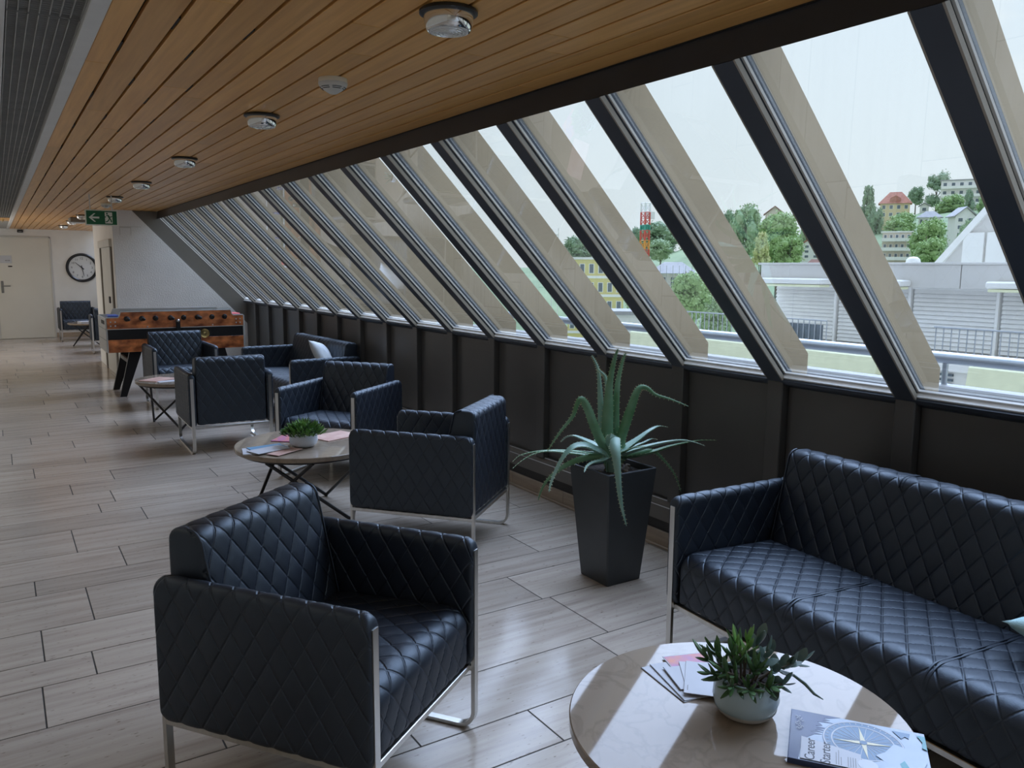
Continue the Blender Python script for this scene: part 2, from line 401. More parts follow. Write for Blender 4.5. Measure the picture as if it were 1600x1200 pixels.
def copy_tree(o, parent=None):
    c = o.copy(); COL.objects.link(c)
    if parent is not None: c.parent = parent
    for ch in KIDS[o.name]: copy_tree(ch, c)
    return c
KIDS = {}
def index_kids(root):
    KIDS[root.name] = kids(root)
    for c in KIDS[root.name]: index_kids(c)
def dup(root, loc, rz, label, group=None):
    if root.name not in KIDS: index_kids(root)
    c = copy_tree(root); c.location = loc; c.rotation_euler = (0, 0, rz); c['label'] = label
    if group: c['group'] = group
    return c
def structure(name, mb, material, smooth=None):
    o = mb.build(name, material, smooth=smooth); o['kind'] = 'structure'; return o
def sroot(name):
    o = bpy.data.objects.new(name, None); COL.objects.link(o); o['kind'] = 'structure'; o.empty_display_size = .1; return o

def round_poly(pts, n=6):
    """[(a, b, radius)] -> polygon with rounded corners"""
    out = []; N = len(pts)
    for i in range(N):
        p = np.array(pts[i][:2]); r = pts[i][2]
        if r <= 0: out.append(tuple(p)); continue
        a = np.array(pts[i-1][:2])-p; b = np.array(pts[(i+1) % N][:2])-p
        la, lb = np.linalg.norm(a), np.linalg.norm(b); a /= la; b /= lb
        ang = math.acos(max(-1, min(1, a@b))); d = min(r/math.tan(ang/2), la*.49, lb*.49); rr = d*math.tan(ang/2)
        c = p+(a+b)/np.linalg.norm(a+b)*(rr/math.sin(ang/2))
        v0 = p+a*d-c; v1 = p+b*d-c
        t0 = math.atan2(v0[1], v0[0]); t1 = math.atan2(v1[1], v1[0]); dt = (t1-t0+PI) % (2*PI)-PI
        for k in range(n+1): t = t0+dt*k/n; out.append((c[0]+rr*math.cos(t), c[1]+rr*math.sin(t)))
    return out

DU, DV = .078, .122          # quilting diamond, width and height
def quilt(name, poly, L0, L1, frame, parent, step=.0095, puff=.0055, end_r=.012, du=DU, dv=DV, squeeze=0., u_along=True, wrinkle=None):
    """upholstered body: closed profile (clockwise or not) extruded from L0 to L1, quilted in diamonds, with softened ends"""
    P = np.array(poly); A = ((P[:, 0]*np.roll(P[:, 1], -1)-np.roll(P[:, 0], -1)*P[:, 1]).sum())/2
    if A < 0: P = P[::-1]
    Q = np.vstack([P, P[:1]]); seg = np.linalg.norm(np.diff(Q, axis=0), axis=1); cum = np.r_[0, np.cumsum(seg)]; per = cum[-1]
    ns = int(per/step); s = np.arange(ns)*per/ns
    prof = np.c_[np.interp(s, cum, Q[:, 0]), np.interp(s, cum, Q[:, 1])]
    t = np.roll(prof, -1, 0)-np.roll(prof, 1, 0); t /= np.linalg.norm(t, axis=1)[:, None]; nrm = np.c_[t[:, 1], -t[:, 0]]
    nc = int((L1-L0-2*end_r)/step)+1
    cs = [L0+end_r*(1-math.cos(k*PI/8)) for k in range(0, 4)]; ins = [end_r*(1-math.sin(k*PI/8)) for k in range(0, 4)]
    mid = list(np.linspace(L0+end_r, L1-end_r, nc))
    c = np.array(cs+mid+[L0+L1-x for x in cs[::-1]]); inset = np.array(ins+[0]*nc+ins[::-1])
    S, Cc = np.meshgrid(s, c, indexing='ij')
    pp = Cc/du+S/dv; qq = Cc/du-S/dv
    fp = .5-np.abs(pp-np.floor(pp)-.5); fq = .5-np.abs(qq-np.floor(qq)-.5)
    h = puff*(1-(1-2*np.clip(fp, 0, .5))**5)*(1-(1-2*np.clip(fq, 0, .5))**5)-puff*.6
    edge = np.clip(np.minimum(Cc-L0, L1-Cc)/.02, 0, 1); h = h*edge-inset[None, :]
    a = prof[:, 0][:, None]+nrm[:, 0][:, None]*h; b = prof[:, 1][:, None]+nrm[:, 1][:, None]*h
    if squeeze > 0:                                      # round the outline's corners at the two ends
        d = np.minimum(Cc-L0, L1-Cc); k = np.where(d < squeeze, squeeze-np.sqrt(np.clip(squeeze**2-(squeeze-d)**2, 0, None)), 0)
        lo, hi = b.min(), b.max(); b = lo+k+(b-lo)/(hi-lo)*(hi-lo-2*k)
    co = frame(a, b, Cc); co = np.stack([np.broadcast_to(x, a.shape) for x in co], -1).reshape(-1, 3)
    n2 = len(c); idx = np.arange(ns*n2).reshape(ns, n2); nx = np.roll(idx, -1, 0)
    F = np.stack([idx[:, :-1], idx[:, 1:], nx[:, 1:], nx[:, :-1]], -1).reshape(-1, 4)
    uvx = np.stack([pp, qq], -1); 
    pn = np.vstack([pp, per/dv+pp[:1]-0]); qn = np.vstack([qq, qq[:1]-per/dv])
    U = np.stack([np.stack([pp[:, :-1], pp[:, 1:], pn[1:, 1:], pn[1:, :-1]], -1), np.stack([qq[:, :-1], qq[:, 1:], qn[1:, 1:], qn[1:, :-1]], -1)], -1).reshape(-1, 2)
    faces = [tuple(f) for f in F]+[tuple(idx[:, 0]), tuple(idx[::-1, -1])]
    me = bpy.data.meshes.new(name); me.from_pydata(co.tolist(), [], faces)
    uv = me.uv_layers.new(name='quilt'); arr = np.full((len(me.loops), 2), .5); arr[:len(U)] = U
    uv.data.foreach_set('uv', arr.ravel().astype(np.float32))
    bm = bmesh.new(); bm.from_mesh(me); bmesh.ops.recalc_face_normals(bm, faces=bm.faces); bm.to_mesh(me); bm.free()
    me.materials.append(M['leather']); me.shade_smooth(); me.set_sharp_from_angle(angle=math.radians(50)); me.update()
    return link(name, me, parent)

# ------------------------------------------------------------------ the room
Y0, Y1, YF = -2.0, 11.7, 19.2           # back of the room, plastered end wall, far wall with the door
XW, XL, ZC = 3.0, -1.7, 2.208           # panel face under the windows, left wall, underside of the timber ceiling
SX, SZ = 2.95, 1.005                    # inner foot of the sloping glazing
DX, DZ = -.699, .715                    # up the slope
NX, NZ = .715, .699                     # outwards
def slope(t, off=0.): return (SX+DX*t+NX*off, SZ+DZ*t+NZ*off)
TB = (1.872-SX)/DX                      # slope length up to the head beam
PITCHY = .6245
def rib_y(k): return 1.732+PITCHY*k
KS = list(range(-6, 16))

# floor
floor = structure('floor', MB().box(XL-.1, XW+.1, Y0-.1, YF+.1, -.2, -.0016), M['grout'])
rows = [-2.0, -1.67, -1.25, -.94, -.73, -.41, 0.0, .31, .52, .84, 1.26, 1.57, 1.914, 2.127, 2.443, 2.867, 3.174, 3.384, 3.695, 4.108, 4.312, 4.648, 5.073, 5.355, 5.566, 5.873, 6.165, 6.477, 6.805]
wid = [.21, .42, .31, .31, .21, .315, .42, .31]; i = 0
while rows[-1] < YF: rows.append(min(YF, rows[-1]+wid[i % 8])); i += 1
known = {12: 1.433, 13: 1.03, 14: .509, 15: .039, 17: .057, 18: .256, 19: .056, 20: .46, 21: .265, 22: .67, 23: .45, 24: .552, 25: .333, 27: .14, 28: .49}
far_tiles = MB(); n_tiles = 0
for r in range(len(rows)-1):
    y0, y1 = rows[r]+.0026, rows[r+1]-.0026
    xs = [known.get(r, rng.uniform(0, .9))]
    while xs[-1] < XW: xs.append(xs[-1]+rng.choice([.62, .82, .92, 1.05, 1.2]))
    while xs[0] > XL: xs.insert(0, xs[0]-rng.choice([.62, .82, .92, 1.05]))
    for a, b in zip(xs[:-1], xs[1:]):
        a, b = max(a, XL)+.0026, min(b, XW)-.0026
        if b-a < .02: continue
        if -1.2 < y0 and n_tiles < 296 and b > -.5:
            MB().box(a, b, y0, y1, -.012, 0, .0008).build('tile', M['floor'], floor); n_tiles += 1
        else: far_tiles.box(a, b, y0, y1, -.012, 0, .0008)
tag(far_tiles.build('tile_field', M['floor'], floor), kind='stuff')

# timber ceiling: boards with open joints, dark board above
ceiling = structure('ceiling', MB().box(.27, 1.93, Y0-.1, YF+.1, 2.232, 2.30), M['grille_dark'])
edges = [.317]+[.402+.1065*k for k in range(14)]+[1.893]
for r in range(len(edges)-1):
    yy = Y0+rng.uniform(-2.2, 0)
    while yy < YF:
        a, b = max(yy, Y0), min(yy+2.45, YF)
        yy += 2.45
        if b-a < .1: continue
        if edges[r] > 1.34 and a >= 11.7 and b < 14.2: continue
        MB().box(edges[r]+.0055, edges[r+1]-.0055, a+.0006, b-.0006, ZC, ZC+.018, .0016).build('plank', M['timber'], ceiling)
    # short dark spring clips showing in the joints
clip = MB()
for r in range(1, 5):
    y = 2.6+.37*(r % 2)
    while y < 12: clip.box(edges[r]-.003, edges[r]+.003, y, y+.13, ZC+.004, ZC+.02); y += .92
tag(clip.build('joint_clip', M['rubber'], ceiling), kind='stuff')
MB().box(.27, .317, Y0, YF, 2.196, 2.26, .002).build('cornice', M['ceiling_white'], ceiling)
MB().box(XL-.1, .078, Y0-.1, YF+.1, 2.20, 2.30, .002).build('plaster_field', M['ceiling_white'], ceiling)
MB().box(.05, .30, Y0, YF, 2.34, 2.36).build('void', M['grille_dark'], ceiling)
g = MB()
for k in range(8): g.box(.082+.0262*k, .0848+.0262*k, 0, 1.70, 2.212, 2.236)
for k in range(78): g.box(.082, .268, .006+.0217*k, .0085+.0217*k, 2.216, 2.236)
gm = g.mesh('grille', M['grille']); 
for k in range(11):
    yk = -2.36+1.72*k
    if yk > 16.3: continue
    o = link('grille', gm, ceiling, (0, max(yk, -2.36), 0)); tag(o, kind='stuff')
MB().box(.079, .269, 14.9, 15.9, 2.21, 2.23).build('grille_blank', M['timber'], ceiling)
MB().box(.079, .269, 15.9, YF, 2.212, 2.235).build('grille_blank', M['grille'], ceiling)

# walls
wall_left = structure('wall_left', MB().box(XL-.15, XL, Y0-.15, YF+.15, -.2, 2.3), M['white_wall'])
wall_back = structure('wall_back', MB().box(XL, XW+.15, Y0-.15, Y0, -.2, 2.3), M['white_wall'])
wall_far = structure('wall_far', MB().box(XL, 2.9, YF, YF+.15, -.2, 2.3), M['white_wall'])
MB().box(1.0, 2.55, YF-.016, YF, .0, .10, .003).build('baseboard_far', M['wood_base'])['kind'] = 'structure'
wall_alcove = structure('wall_alcove', MB().box(2.55, 2.75, 14.1, YF, -.2, 2.3), M['white_wall'])
# end wall: rough plaster, with a smooth grey band along the slope
we = structure('wall_end', MB().prism([(1.345, -.1), (XW, -.1), (XW, .69), (1.565, 2.215), (1.345, 2.215)], Y1, 14.1, 'y'), M['rough_wall'])
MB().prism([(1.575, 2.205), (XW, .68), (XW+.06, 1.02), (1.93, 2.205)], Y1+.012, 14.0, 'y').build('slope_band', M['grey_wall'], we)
MB().box(1.33, 1.352, Y1-.004, 14.1, .0, 2.2, .002).build('corner_bead', M['white_wall'], we)
tr = MB(); tr.box(1.415, 1.55, Y1-.008, Y1, 1.98, 2.0); tr.box(1.415, 1.421, Y1-.008, Y1, 1.89, 1.98); tr.box(1.545, 1.551, Y1-.008, Y1, 1.89, 1.98); tr.box(1.55, 1.67, Y1-.008, Y1, 1.995, 2.0)
tr.build('cable_trim', M['frame_white'], we)

# side wall knee: panels and ribs, the mullions and the fins belong to it
wr = structure('wall_right', MB().box(XW+.004, XW+.16, Y0-.1, Y1+.1, -3.2, .965), M['panel'])
rib_m = MB().box(SX+.004, XW+.01, 0, .085, .26, 1.0, .004).mesh('rib', M['panel'])
mull = MB(); fin = MB()
p0, p1 = slope(-.03), slope(TB-.002)
q0, q1 = slope(-.03, .075), slope(TB-.002, .075)
mull.prism([p0, p1, q1, q0], .004, .081, 'y')
mull_m = mull.mesh('mullion', M['mullion'])
def strip(o0, o1, y0, y1, t0=-.012, t1=None):
    t1 = TB-.002 if t1 is None else t1
    return MB().prism([slope(t0, o0), slope(t1, o0), slope(t1, o1), slope(t0, o1)], y0, y1, 'y')
st_m = strip(0.001, .020, -.003, .004).mesh('edge_strip', M['beige_trim'])
st2_m = strip(0.001, .020, .081, .088).mesh('edge_strip', M['beige_trim'])
o_in = .062; o_out = .225
a = slope(TB+.01, o_in); b_ = slope(TB+.01, o_out); c_ = (3.158, slope(0, o_out)[1]-(3.158-slope(0, o_out)[0])*.715/.699)
fin_m = MB().prism([a, b_, c_, (3.158, .90), slope(-.12, o_in)], .028, .052, 'y').mesh('fin', M['fin'])
cap_m = MB().prism([slope(-.02, .052), slope(TB-.002, .052), slope(TB-.002, .064), slope(-.02, .064)], .006, .079, 'y').mesh('mullion_cap', M['convector'])
for k in KS:
    y = rib_y(k)
    link('rib', rib_m, wr, (0, y, 0))
    m_ = link('mullion', mull_m, wr, (0, y, 0))
    link('edge_strip', st_m, m_); link('edge_strip', st2_m, m_); link('mullion_cap', cap_m, m_)
    link('fin', fin_m, wr, (0, y, 0))
for k in KS+[KS[-1]+1]:
    y0 = rib_y(k-1)+.085 if k > KS[0] else Y0; y1 = min(rib_y(k), Y1)
    MB().box(XW-.004, XW+.01, y0+.002, y1-.002, .262, .975, .003).build('panel', M['panel'], wr)
# sill and head beam run the whole length
MB().prism([(SX+.010, .990), slope(0, .0), slope(.0, .053), (XW+.03, 1.0), (XW+.03, .968), (XW-.004, .974)], Y0, Y1, 'y').build('sill', M['mullion'], wr)
h0, h1 = slope(TB), slope(TB, .26)
MB().prism([h0, (1.897, ZC+.03), (1.80, 2.42), slope(TB+.3, .26), h1], Y0, Y1+.05, 'y').build('head_beam', M['mullion'], wr)
MB().box(1.886, 1.9, Y0, Y1, ZC-.004, ZC+.02).build('shadow_gap', M['rubber'], wr)
# windows: pane and glazing beads of each bay
n_w = 0
for k in KS+[KS[-1]+1]:
    y0 = rib_y(k-1)+.081 if k > KS[0] else Y0; y1 = min(rib_y(k)+.004, Y1)
    n_w += 1
    w = sroot('window_%d' % n_w)
    bd = MB()
    for (a0, a1, s0, s1, e) in ((y0+.001, y0+.009, .006, TB, 0), (y1-.009, y1-.001, .006, TB, 0), (y0, y1, .003, .017, 1)):
        bd.prism([slope(s0, .033), slope(s1, .033), slope(s1, .043), slope(s0, .043)], a0, a1, 'y')
    bd.prism([slope(.0, .012), slope(.008, .012), slope(.008, .03), slope(.0, .03)], y0, y1, 'y')
    bd.build('glazing_bead', M['bead'], w)
    MB().prism([slope(0, .0505), slope(TB+.02, .0505), slope(TB+.02, .0515), slope(0, .0515)], y0, y1, 'y').build('pane', M['glass'], w)
# convector and stone skirting along the wall
tm = sroot('trim_1')
cv = MB().prism([(2.962, .145), (2.962, .222), (2.955, .228), (2.955, .238), (2.975, .262), (XW, .262), (XW, .145)], Y0, Y1, 'y'); cv.build('convector_cover', M['convector'], tm)
MB().box(2.952, 2.958, Y0, Y1, .2265, .2315).build('lip', M['alu'], tm)
MB().box(2.97, 2.976, Y0, Y1, .259, .264).build('lip', M['alu'], tm)
MB().box(2.968, XW, Y0, Y1, .088, .145).build('shadow_gap', M['convector_dark'], tm)
bb = sroot('baseboard_right'); y = Y0
while y < Y1:
    MB().box(2.952, XW, y+.001, min(y+.6, Y1)-.001, 0, .088, .002).build('tile', M['wood_base'], bb); y += .6
MB().box(2.935, 2.952, Y0, Y1, .0, .012, .002).build('foot_strip', M['wood_base'], bb)
# roof over the corridor, continuing the slope of the glazing
structure('roof', MB().prism([(1.80, 2.44), slope(TB+.3, .10), (-.6, 4.85), (-4.5, 4.85), (-4.5, 2.35), (1.7, 2.35)], Y0-.3, YF+.4, 'y'), M['roof_grey'])

# doors
d1 = sroot('door_1')
MB().box(.035, .985, YF-.022, YF+.0, .006, 2.035, .004).build('leaf', M['door'], d1)
fr = MB(); fr.box(.985, 1.012, YF-.03, YF, 0, 2.06, .003); fr.box(.0, .035, YF-.03, YF, 0, 2.06, .003); fr.box(.0, 1.012, YF-.03, YF, 2.035, 2.066, .003); fr.build('frame', M['frame_white'], d1)
MB().box(.10, .145, YF-.032, YF-.02, .93, 1.17, .003).build('handle_plate', M['box_grey'], d1)
MB().tube([(.122, YF-.03, 1.07), (.122, YF-.075, 1.07), (.15, YF-.08, 1.07), (.26, YF-.08, 1.07)], .010).build('lever', M['box_grey'], d1, smooth=40)
d2 = sroot('door_2')
MB().box(1.325, 1.345, 11.96, 13.10, .0, 1.74, .003).build('leaf', M['frame_white'], d2)
MB().box(1.295, 1.345, 11.88, 13.2, 1.74, 1.84, .004).build('lintel', M['frame_white'], d2)
for y in (11.88, 13.1): MB().box(1.31, 1.345, y, y+.1, .0, 1.74, .003).build('jamb', M['grey_wall'], d2)
MB().box(1.312, 1.326, 12.3, 12.42, .98, 1.07, .003).build('lock_plate', M['rubber'], d2)

# ------------------------------------------------------------------ fittings
pn = thing('door_sign', 'grey name plate on the cream door beside the clock', 'sign', (.217, YF-.0225, 1.60))
MB().box(-.10, .10, -.006, 0, -.076, .076, .002).build('plate', M['paper_grey'], pn)
pb = MB()
for k, (u, z) in enumerate(((.055, -.02), (.035, -.02), (.01, -.02), (-.012, -.02))): pb.box(.0+u, .012+u, -.008, -.006, z-.014, z+.008)
pb.build('digits', M['box_grey'], pn)
MB().box(.03, .10, -.008, 0, -.15, -.128, .002).build('slider', M['rubber'], pn)
sn = thing('door_sensor', 'small dark sensor above the cream door, under the ceiling', 'sensor', (.50, YF, 2.16))
MB().box(-.05, .05, -.045, 0, -.025, .03, .006).build('housing', M['rubber'], sn); MB().box(-.03, .03, -.048, -.045, -.012, .006, .001).build('lens', M['box_grey'], sn)
sp = thing('sprinkler', 'tiny bronze sprinkler head in the ceiling strip by the grille', 'sprinkler', (.176, 15.35, 2.21))
MB().lathe([(.03, 0), (.03, -.006), (.012, -.012), (.012, -.03)], 16).build('body', M['brass'], sp); MB().lathe([(.028, -.04), (.028, -.043)], 16).build('deflector', M['brass'], sp)

def chrome_lamp(y, label):
    t = thing('ceiling_lamp', label, 'lamp', (1.12, y, ZC), 0, 'chrome lamps along the timber ceiling')
    MB().lathe([(.078, 0), (.082, -.003), (.082, -.010), (.074, -.014), (.060, -.014)], 40).build('ring', M['lamp_ring'], t, smooth=35)
    MB().lathe([(.069, -.012), (.0695, -.022), (.067, -.040), (.0625, -.053), (.059, -.056), (.056, -.054)], 40, caps=False).build('reflector', M['chrome'], t, smooth=50)
    lz = MB().lathe([(.0565, -.053), (.055, -.057), (.040, -.060), (.014, -.061), (.001, -.061)], 32)
    ln = lz.build('lens', M['lens'], t, smooth=50)
    rr = MB()
    for r in (.016, .027, .038, .047): rr.tube([(r*math.cos(2*PI*i/28), r*math.sin(2*PI*i/28), -.0605+(.002 if r > .04 else .0)) for i in range(28)], .0012, 5, closed=True)
    rr.build('rib', M['chrome'], ln)
    return t
ords = ['nearest big chrome ceiling lamp, at the top edge of the view', 'second chrome ceiling lamp, just beyond the nearer smoke detector', 'third chrome lamp along the timber ceiling from the camera',
        'fourth chrome lamp along the timber ceiling from the camera', 'fifth chrome lamp, above the exit sign and smoke detector', 'sixth chrome lamp, partly hidden behind the exit sign',
        'seventh chrome lamp from the camera, left of the exit sign', 'eighth chrome lamp, far down beyond the exit sign', 'ninth and farthest chrome lamp, near the clock wall']
for y, lb in zip((2.09, 3.96, 5.80, 7.66, 9.47, 11.35, 13.2, 15.05, 16.9), ords):
    if y == 11.35: chrome_lamp(11.9, lb)
    else: chrome_lamp(y, lb)
def smoke(y, label, x=1.14):
    t = thing('smoke_detector', label, 'detector', (x, y, ZC))
    MB().lathe([(.053, 0), (.054, -.003), (.054, -.014), (.052, -.017)], 36).build('base', M['detector'], t, smooth=40)
    MB().lathe([(.055, -.017), (.054, -.024), (.050, -.032), (.024, -.050), (.014, -.056), (.002, -.057)], 36).build('cap', M['frame_white'], t, smooth=35)
    for k in range(6):
        a0 = k*PI/3+.12
        for zz, rr in ((-.0345, .0475), (-.0395, .041)):
            MB().tube([(rr*math.cos(a0+i*.13), rr*math.sin(a0+i*.13), zz) for i in range(7)], .0014, 5).build('slot', M['rubber'], t)
smoke(3.06, 'ivory smoke detector between the first and second chrome lamps')
smoke(10.55, 'ivory smoke detector right above the green exit sign', 1.15)
es = thing('exit_sign', 'green and white exit sign with arrow and running figure, hung from the ceiling', 'sign', (.965, 9.3, 1.977))
MB().box(-.150, .150, -.012, .012, -.079, .079, .003).build('frame', M['sign_white'], es)
MB().box(-.139, .139, -.0145, -.012, -.068, .068).build('field', M['sign_green'], es)
ar = MB(); ar.prism([(-.118, 0), (-.07, .042), (-.055, .042), (-.088, .009), (-.022, .009), (-.022, -.009), (-.088, -.009), (-.055, -.042), (-.07, -.042)], -.0165, -.0145, 'y'); ar.build('arrow', M['sign_white'], es)
dr = MB(); dr.prism([(.030, .056), (.098, .056), (.098, -.056), (.030, -.056)], -.0160, -.0145, 'y'); dr.build('doorway', M['sign_white'], es)
fg = MB()
def limb(pts, w):
    fg.tube([(x, -.0165, z) for x, z in pts], 0, sx=(w, .0008), up=(0, 0, 1))
def quad(pts): fg.prism(pts, -.0180, -.0160, 'y')
quad([(.050+.0085*math.cos(t*PI/5), .042+.0085*math.sin(t*PI/5)) for t in range(10)])
quad([(.046, .030), (.066, .028), (.078, -.002), (.066, -.006)])
quad([(.066, .002), (.078, -.002), (.090, -.022), (.094, -.044), (.084, -.046), (.080, -.026)])
quad([(.066, -.004), (.076, .0), (.066, -.026), (.048, -.044), (.032, -.046), (.033, -.038), (.046, -.034), (.058, -.022)])
quad([(.046, .030), (.052, .024), (.036, .010), (.026, .022), (.022, .018), (.036, -.001)])
quad([(.064, .028), (.066, .020), (.082, .012), (.094, .020), (.098, .014), (.082, .003), (.066, .013)])
fg.build('running_figure', M['sign_green'], es)
for x in (-.1, .1): MB().box(x-.005, x+.005, -.004, .004, .079, .2315).build('hanger', M['alu'], es)
gb = thing('ceiling_box', 'flat grey fitting on the timber ceiling left of the exit sign', 'fitting', (1.13, 14.1, ZC))
MB().box(-.11, .11, -.2, .2, -.07, 0, .006).build('housing', M['box_grey'], gb); MB().box(-.09, .09, -.19, .19, -.076, -.07, .002).build('cover', M['paper_grey'], gb)

# wall clock
ck = thing('wall_clock', 'large round wall clock with black rim and white face', 'clock', (1.56, YF, 1.44))
def disc(r0, r1, y0, y1, n=64):
    b = MB().lathe([(r0, y0), (r1, y1)], n); return b
def ylathe(prof, n=64, caps=True):
    b = MB().lathe(prof, n, caps=caps); b.v = [(x, -z, y) for x, y, z in b.v]; b.fix = True; return b
ylathe([(.30, 0), (.30, .03), (.285, .045), (.262, .045), (.245, .03), (.243, .02)], caps=False).build('rim', M['clock_rim'], ck, smooth=30)
ylathe([(.246, .012), (.246, .026), (.238, .026), (.236, .018)], caps=False).build('inner_ring', M['alu'], ck, smooth=30)
ylathe([(.245, 0), (.245, .016)]).build('face', M['clock_face'], ck)
def text_mesh(body, size, name, material, parent, mtx, extrude=.0006, align='CENTER', shear=0, sx=1.0):
    cu = bpy.data.curves.new('lettering', 'FONT'); cu.body = body; cu.size = size; cu.extrude = extrude; cu.align_x = align; cu.align_y = 'CENTER'; cu.resolution_u = 3
    o = bpy.data.objects.new('lettering', cu); COL.objects.link(o)
    dg = bpy.context.evaluated_depsgraph_get(); me = bpy.data.meshes.new_from_object(o.evaluated_get(dg)); bpy.data.objects.remove(o)
    me.name = name
    if sx != 1: me.transform(Matrix.Diagonal((sx, 1, 1, 1)))
    me.transform(mtx); me.materials.clear(); me.materials.append(material)
    return link(name, me, parent)
XZ = Matrix.Rotation(PI/2, 4, 'X')
for h in range(1, 13):
    a = PI/2-h*PI/6
    text_mesh(str(h), .062, 'numeral', M['ink'], ck, Matrix.Translation((.19*math.cos(a), -.0168, .19*math.sin(a))) @ XZ)
tk = MB()
for k in range(60):
    a = k*PI/30; r = Matrix.Translation((.228*math.cos(a), -.0168, .228*math.sin(a))) @ Matrix.Rotation(-a, 4, 'Y')
    tk.obox(r, .012, .001, .003)
tag(tk.build('minute_marks', M['ink'], ck), kind='stuff')
def hand(ang, ln, w, y):
    a = math.radians(90-ang); d = Vector((math.cos(a), 0, math.sin(a))); p = Vector((-d.z, 0, d.x)); o = Vector((0, y, 0))
    b = MB().add([o-d*.05-p*w*.5, o-d*.05+p*w*.5, o+p*w*.5, o+d*ln+p*w*.2, o+d*ln-p*w*.2, o-p*w*.5]+[v+Vector((0, -.002, 0)) for v in (o-d*.05-p*w*.5, o-d*.05+p*w*.5, o+p*w*.5, o+d*ln+p*w*.2, o+d*ln-p*w*.2, o-p*w*.5)],
                 [(0, 1, 2, 3, 4, 5), (11, 10, 9, 8, 7, 6)]+[(i, (i+1) % 6, 6+(i+1) % 6, 6+i) for i in range(6)]); b.fix = True
    return b
hand(312, .17, .02, -.020).build('hour_hand', M['ink'], ck); hand(170, .185, .014, -.024).build('minute_hand', M['ink'], ck)
ylathe([(.014, .016), (.014, .03)], 20).build('hub', M['ink'], ck)

# ------------------------------------------------------------------ quilted armchairs and sofas
CD, CHA, CHB, CBOT, CT = .695, .650, .777, .225, .060
def seating(name, W, label, cat, group, seams=()):
    t = thing(name, label, cat, group=group)
    hw, hd = W/2, CD/2
    fr_y = lambda a, b, c: (c, a, b)            # profile in (y, z), extruded along x
    fr_x = lambda a, b, c: (a, c, b)            # profile in (x, z), extruded along y
    for s in (-1, 1):
        cx = s*(hw-CT/2); h = CT/2-.003
        poly = round_poly([(cx-h, CBOT, .014), (cx+h, CBOT, .014), (cx+h, CHA, .026), (cx-h, CHA, .026)], 6)
        quilt('arm', poly, -hd, hd, fr_x, t, puff=.0032, squeeze=.035, end_r=.010)
    back = round_poly([(-hd+.205, CBOT+.02, .01), (-hd+.205, .40, .03), (-hd+.118, CHB, .045), (-hd+.004, CHB-.006, .035), (-hd+.004, CBOT+.01, .015)], 8)
    bk = quilt('backrest', back, -hw+CT+.002, hw-CT-.002, fr_y, t, puff=.0045, end_r=.016)
    for s in (-1, 1):
        pts = [( s*(hw-CT-.006), a, b) for a, b in back if b > .40 and a > -hd+.075]
        MB().tube(pts, .0038, 6).build('piping', M['leather'], bk, smooth=60)
    seat = round_poly([(-hd+.20, CBOT+.012, .01), (hd-.012, CBOT+.006, .02), (hd-.012, .432, .065), (-hd+.20, .412, .01)], 10)
    se = quilt('seat', seat, -hw+CT+.002, hw-CT-.002, fr_y, t, puff=.0045, end_r=.012, du=.082, dv=.115)
    for x in seams:
        pts = [(a, b) for a, b in seat if b > .40 or a > hd-.08]
        pts = [p for p in pts if p[1] > CBOT+.03]
        for dx in (-.006, .006):
            MB().tube([(x+dx, a, b+.001) for a, b in pts], .0032, 6).build('seam', M['leather'], se, smooth=60)
        ptb = [(a, b) for a, b in back if b > .42 and a > -hd+.01]
        for dx in (-.006, .006):
            MB().tube([(x+dx, a+.001, b+.001) for a, b in ptb], .0032, 6).build('seam', M['leather'], bk, smooth=60)
    # bent flat-steel loop at either side, rails between
    for s in (-1, 1):
        cx = s*(hw-CT/2); top = CHA-.038; yf, yr, r = hd-.003, -hd+.003, .055
        pts = [(cx, yf, top), (cx, yf, r)]
        pts += [(cx, yf-r+r*math.cos(a), .007+r-r*math.sin(a)) for a in np.linspace(0, PI/2, 9)[1:]]
        pts += [(cx, yr+r-r*math.sin(a), .007+r-r*math.cos(a)) for a in np.linspace(0, PI/2, 9)]
        pts += [(cx, yr, top)]
        MB().tube(pts, 0, sx=(.0125, .0065), up=(1, 0, 0)).build('side_loop', M['steel'], t, smooth=40)
        MB().box(cx-.012, cx+.012, -hd+.004, hd-.004, CBOT-.021, CBOT-.002, .002).build('rail', M['steel'], t)
        for y in (hd-.08, -hd+.08): MB().box(cx-.012, cx+.012, y-.012, y+.012, .0, .002).build('foot_pad', M['rubber'], t)
    for y in (hd-.025, -hd+.012):
        MB().box(-hw+CT-.02, hw-CT+.02, y-.011, y+.011, CBOT-.019, CBOT+.001, .002).build('rail', M['steel'], t)
    return t
R = math.radians
GA = 'black quilted armchairs'
chair = seating('armchair', .67, 'large black quilted armchair in the foreground, turned toward the near round table', 'armchair', GA)
chair.location = (.776, 2.229, 0); chair.rotation_euler = (0, 0, R(-144.2))
dup(chair, (1.992, 3.923, 0), R(40.9), 'black quilted armchair left of the aloe planter, seen from its outer side')
dup(chair, (1.565, 6.985, 0), R(-1.5), 'black armchair with its back to the camera, beside the small far side table')
dup(chair, (2.085, 5.60, 0), R(128.5), 'black armchair behind the potted plant table, facing the camera near the dark wall')
dup(chair, (1.647, 9.31, 0), R(180), 'black armchair directly in front of the table football')
dup(chair, (1.345, 18.30, 0), R(180), 'distant black armchair facing the camera under the wall clock')
dup(chair, (1.655, 15.55, 0), R(-3), 'distant black armchair seen from behind, half hidden by the table football corner')
sofa = seating('sofa', 1.62, 'long black quilted sofa in the right foreground under the windows', 'sofa', 'black quilted sofas', seams=(.245, -.245))
sofa.location = (2.405, 1.345, 0); sofa.rotation_euler = (0, 0, R(87.0))
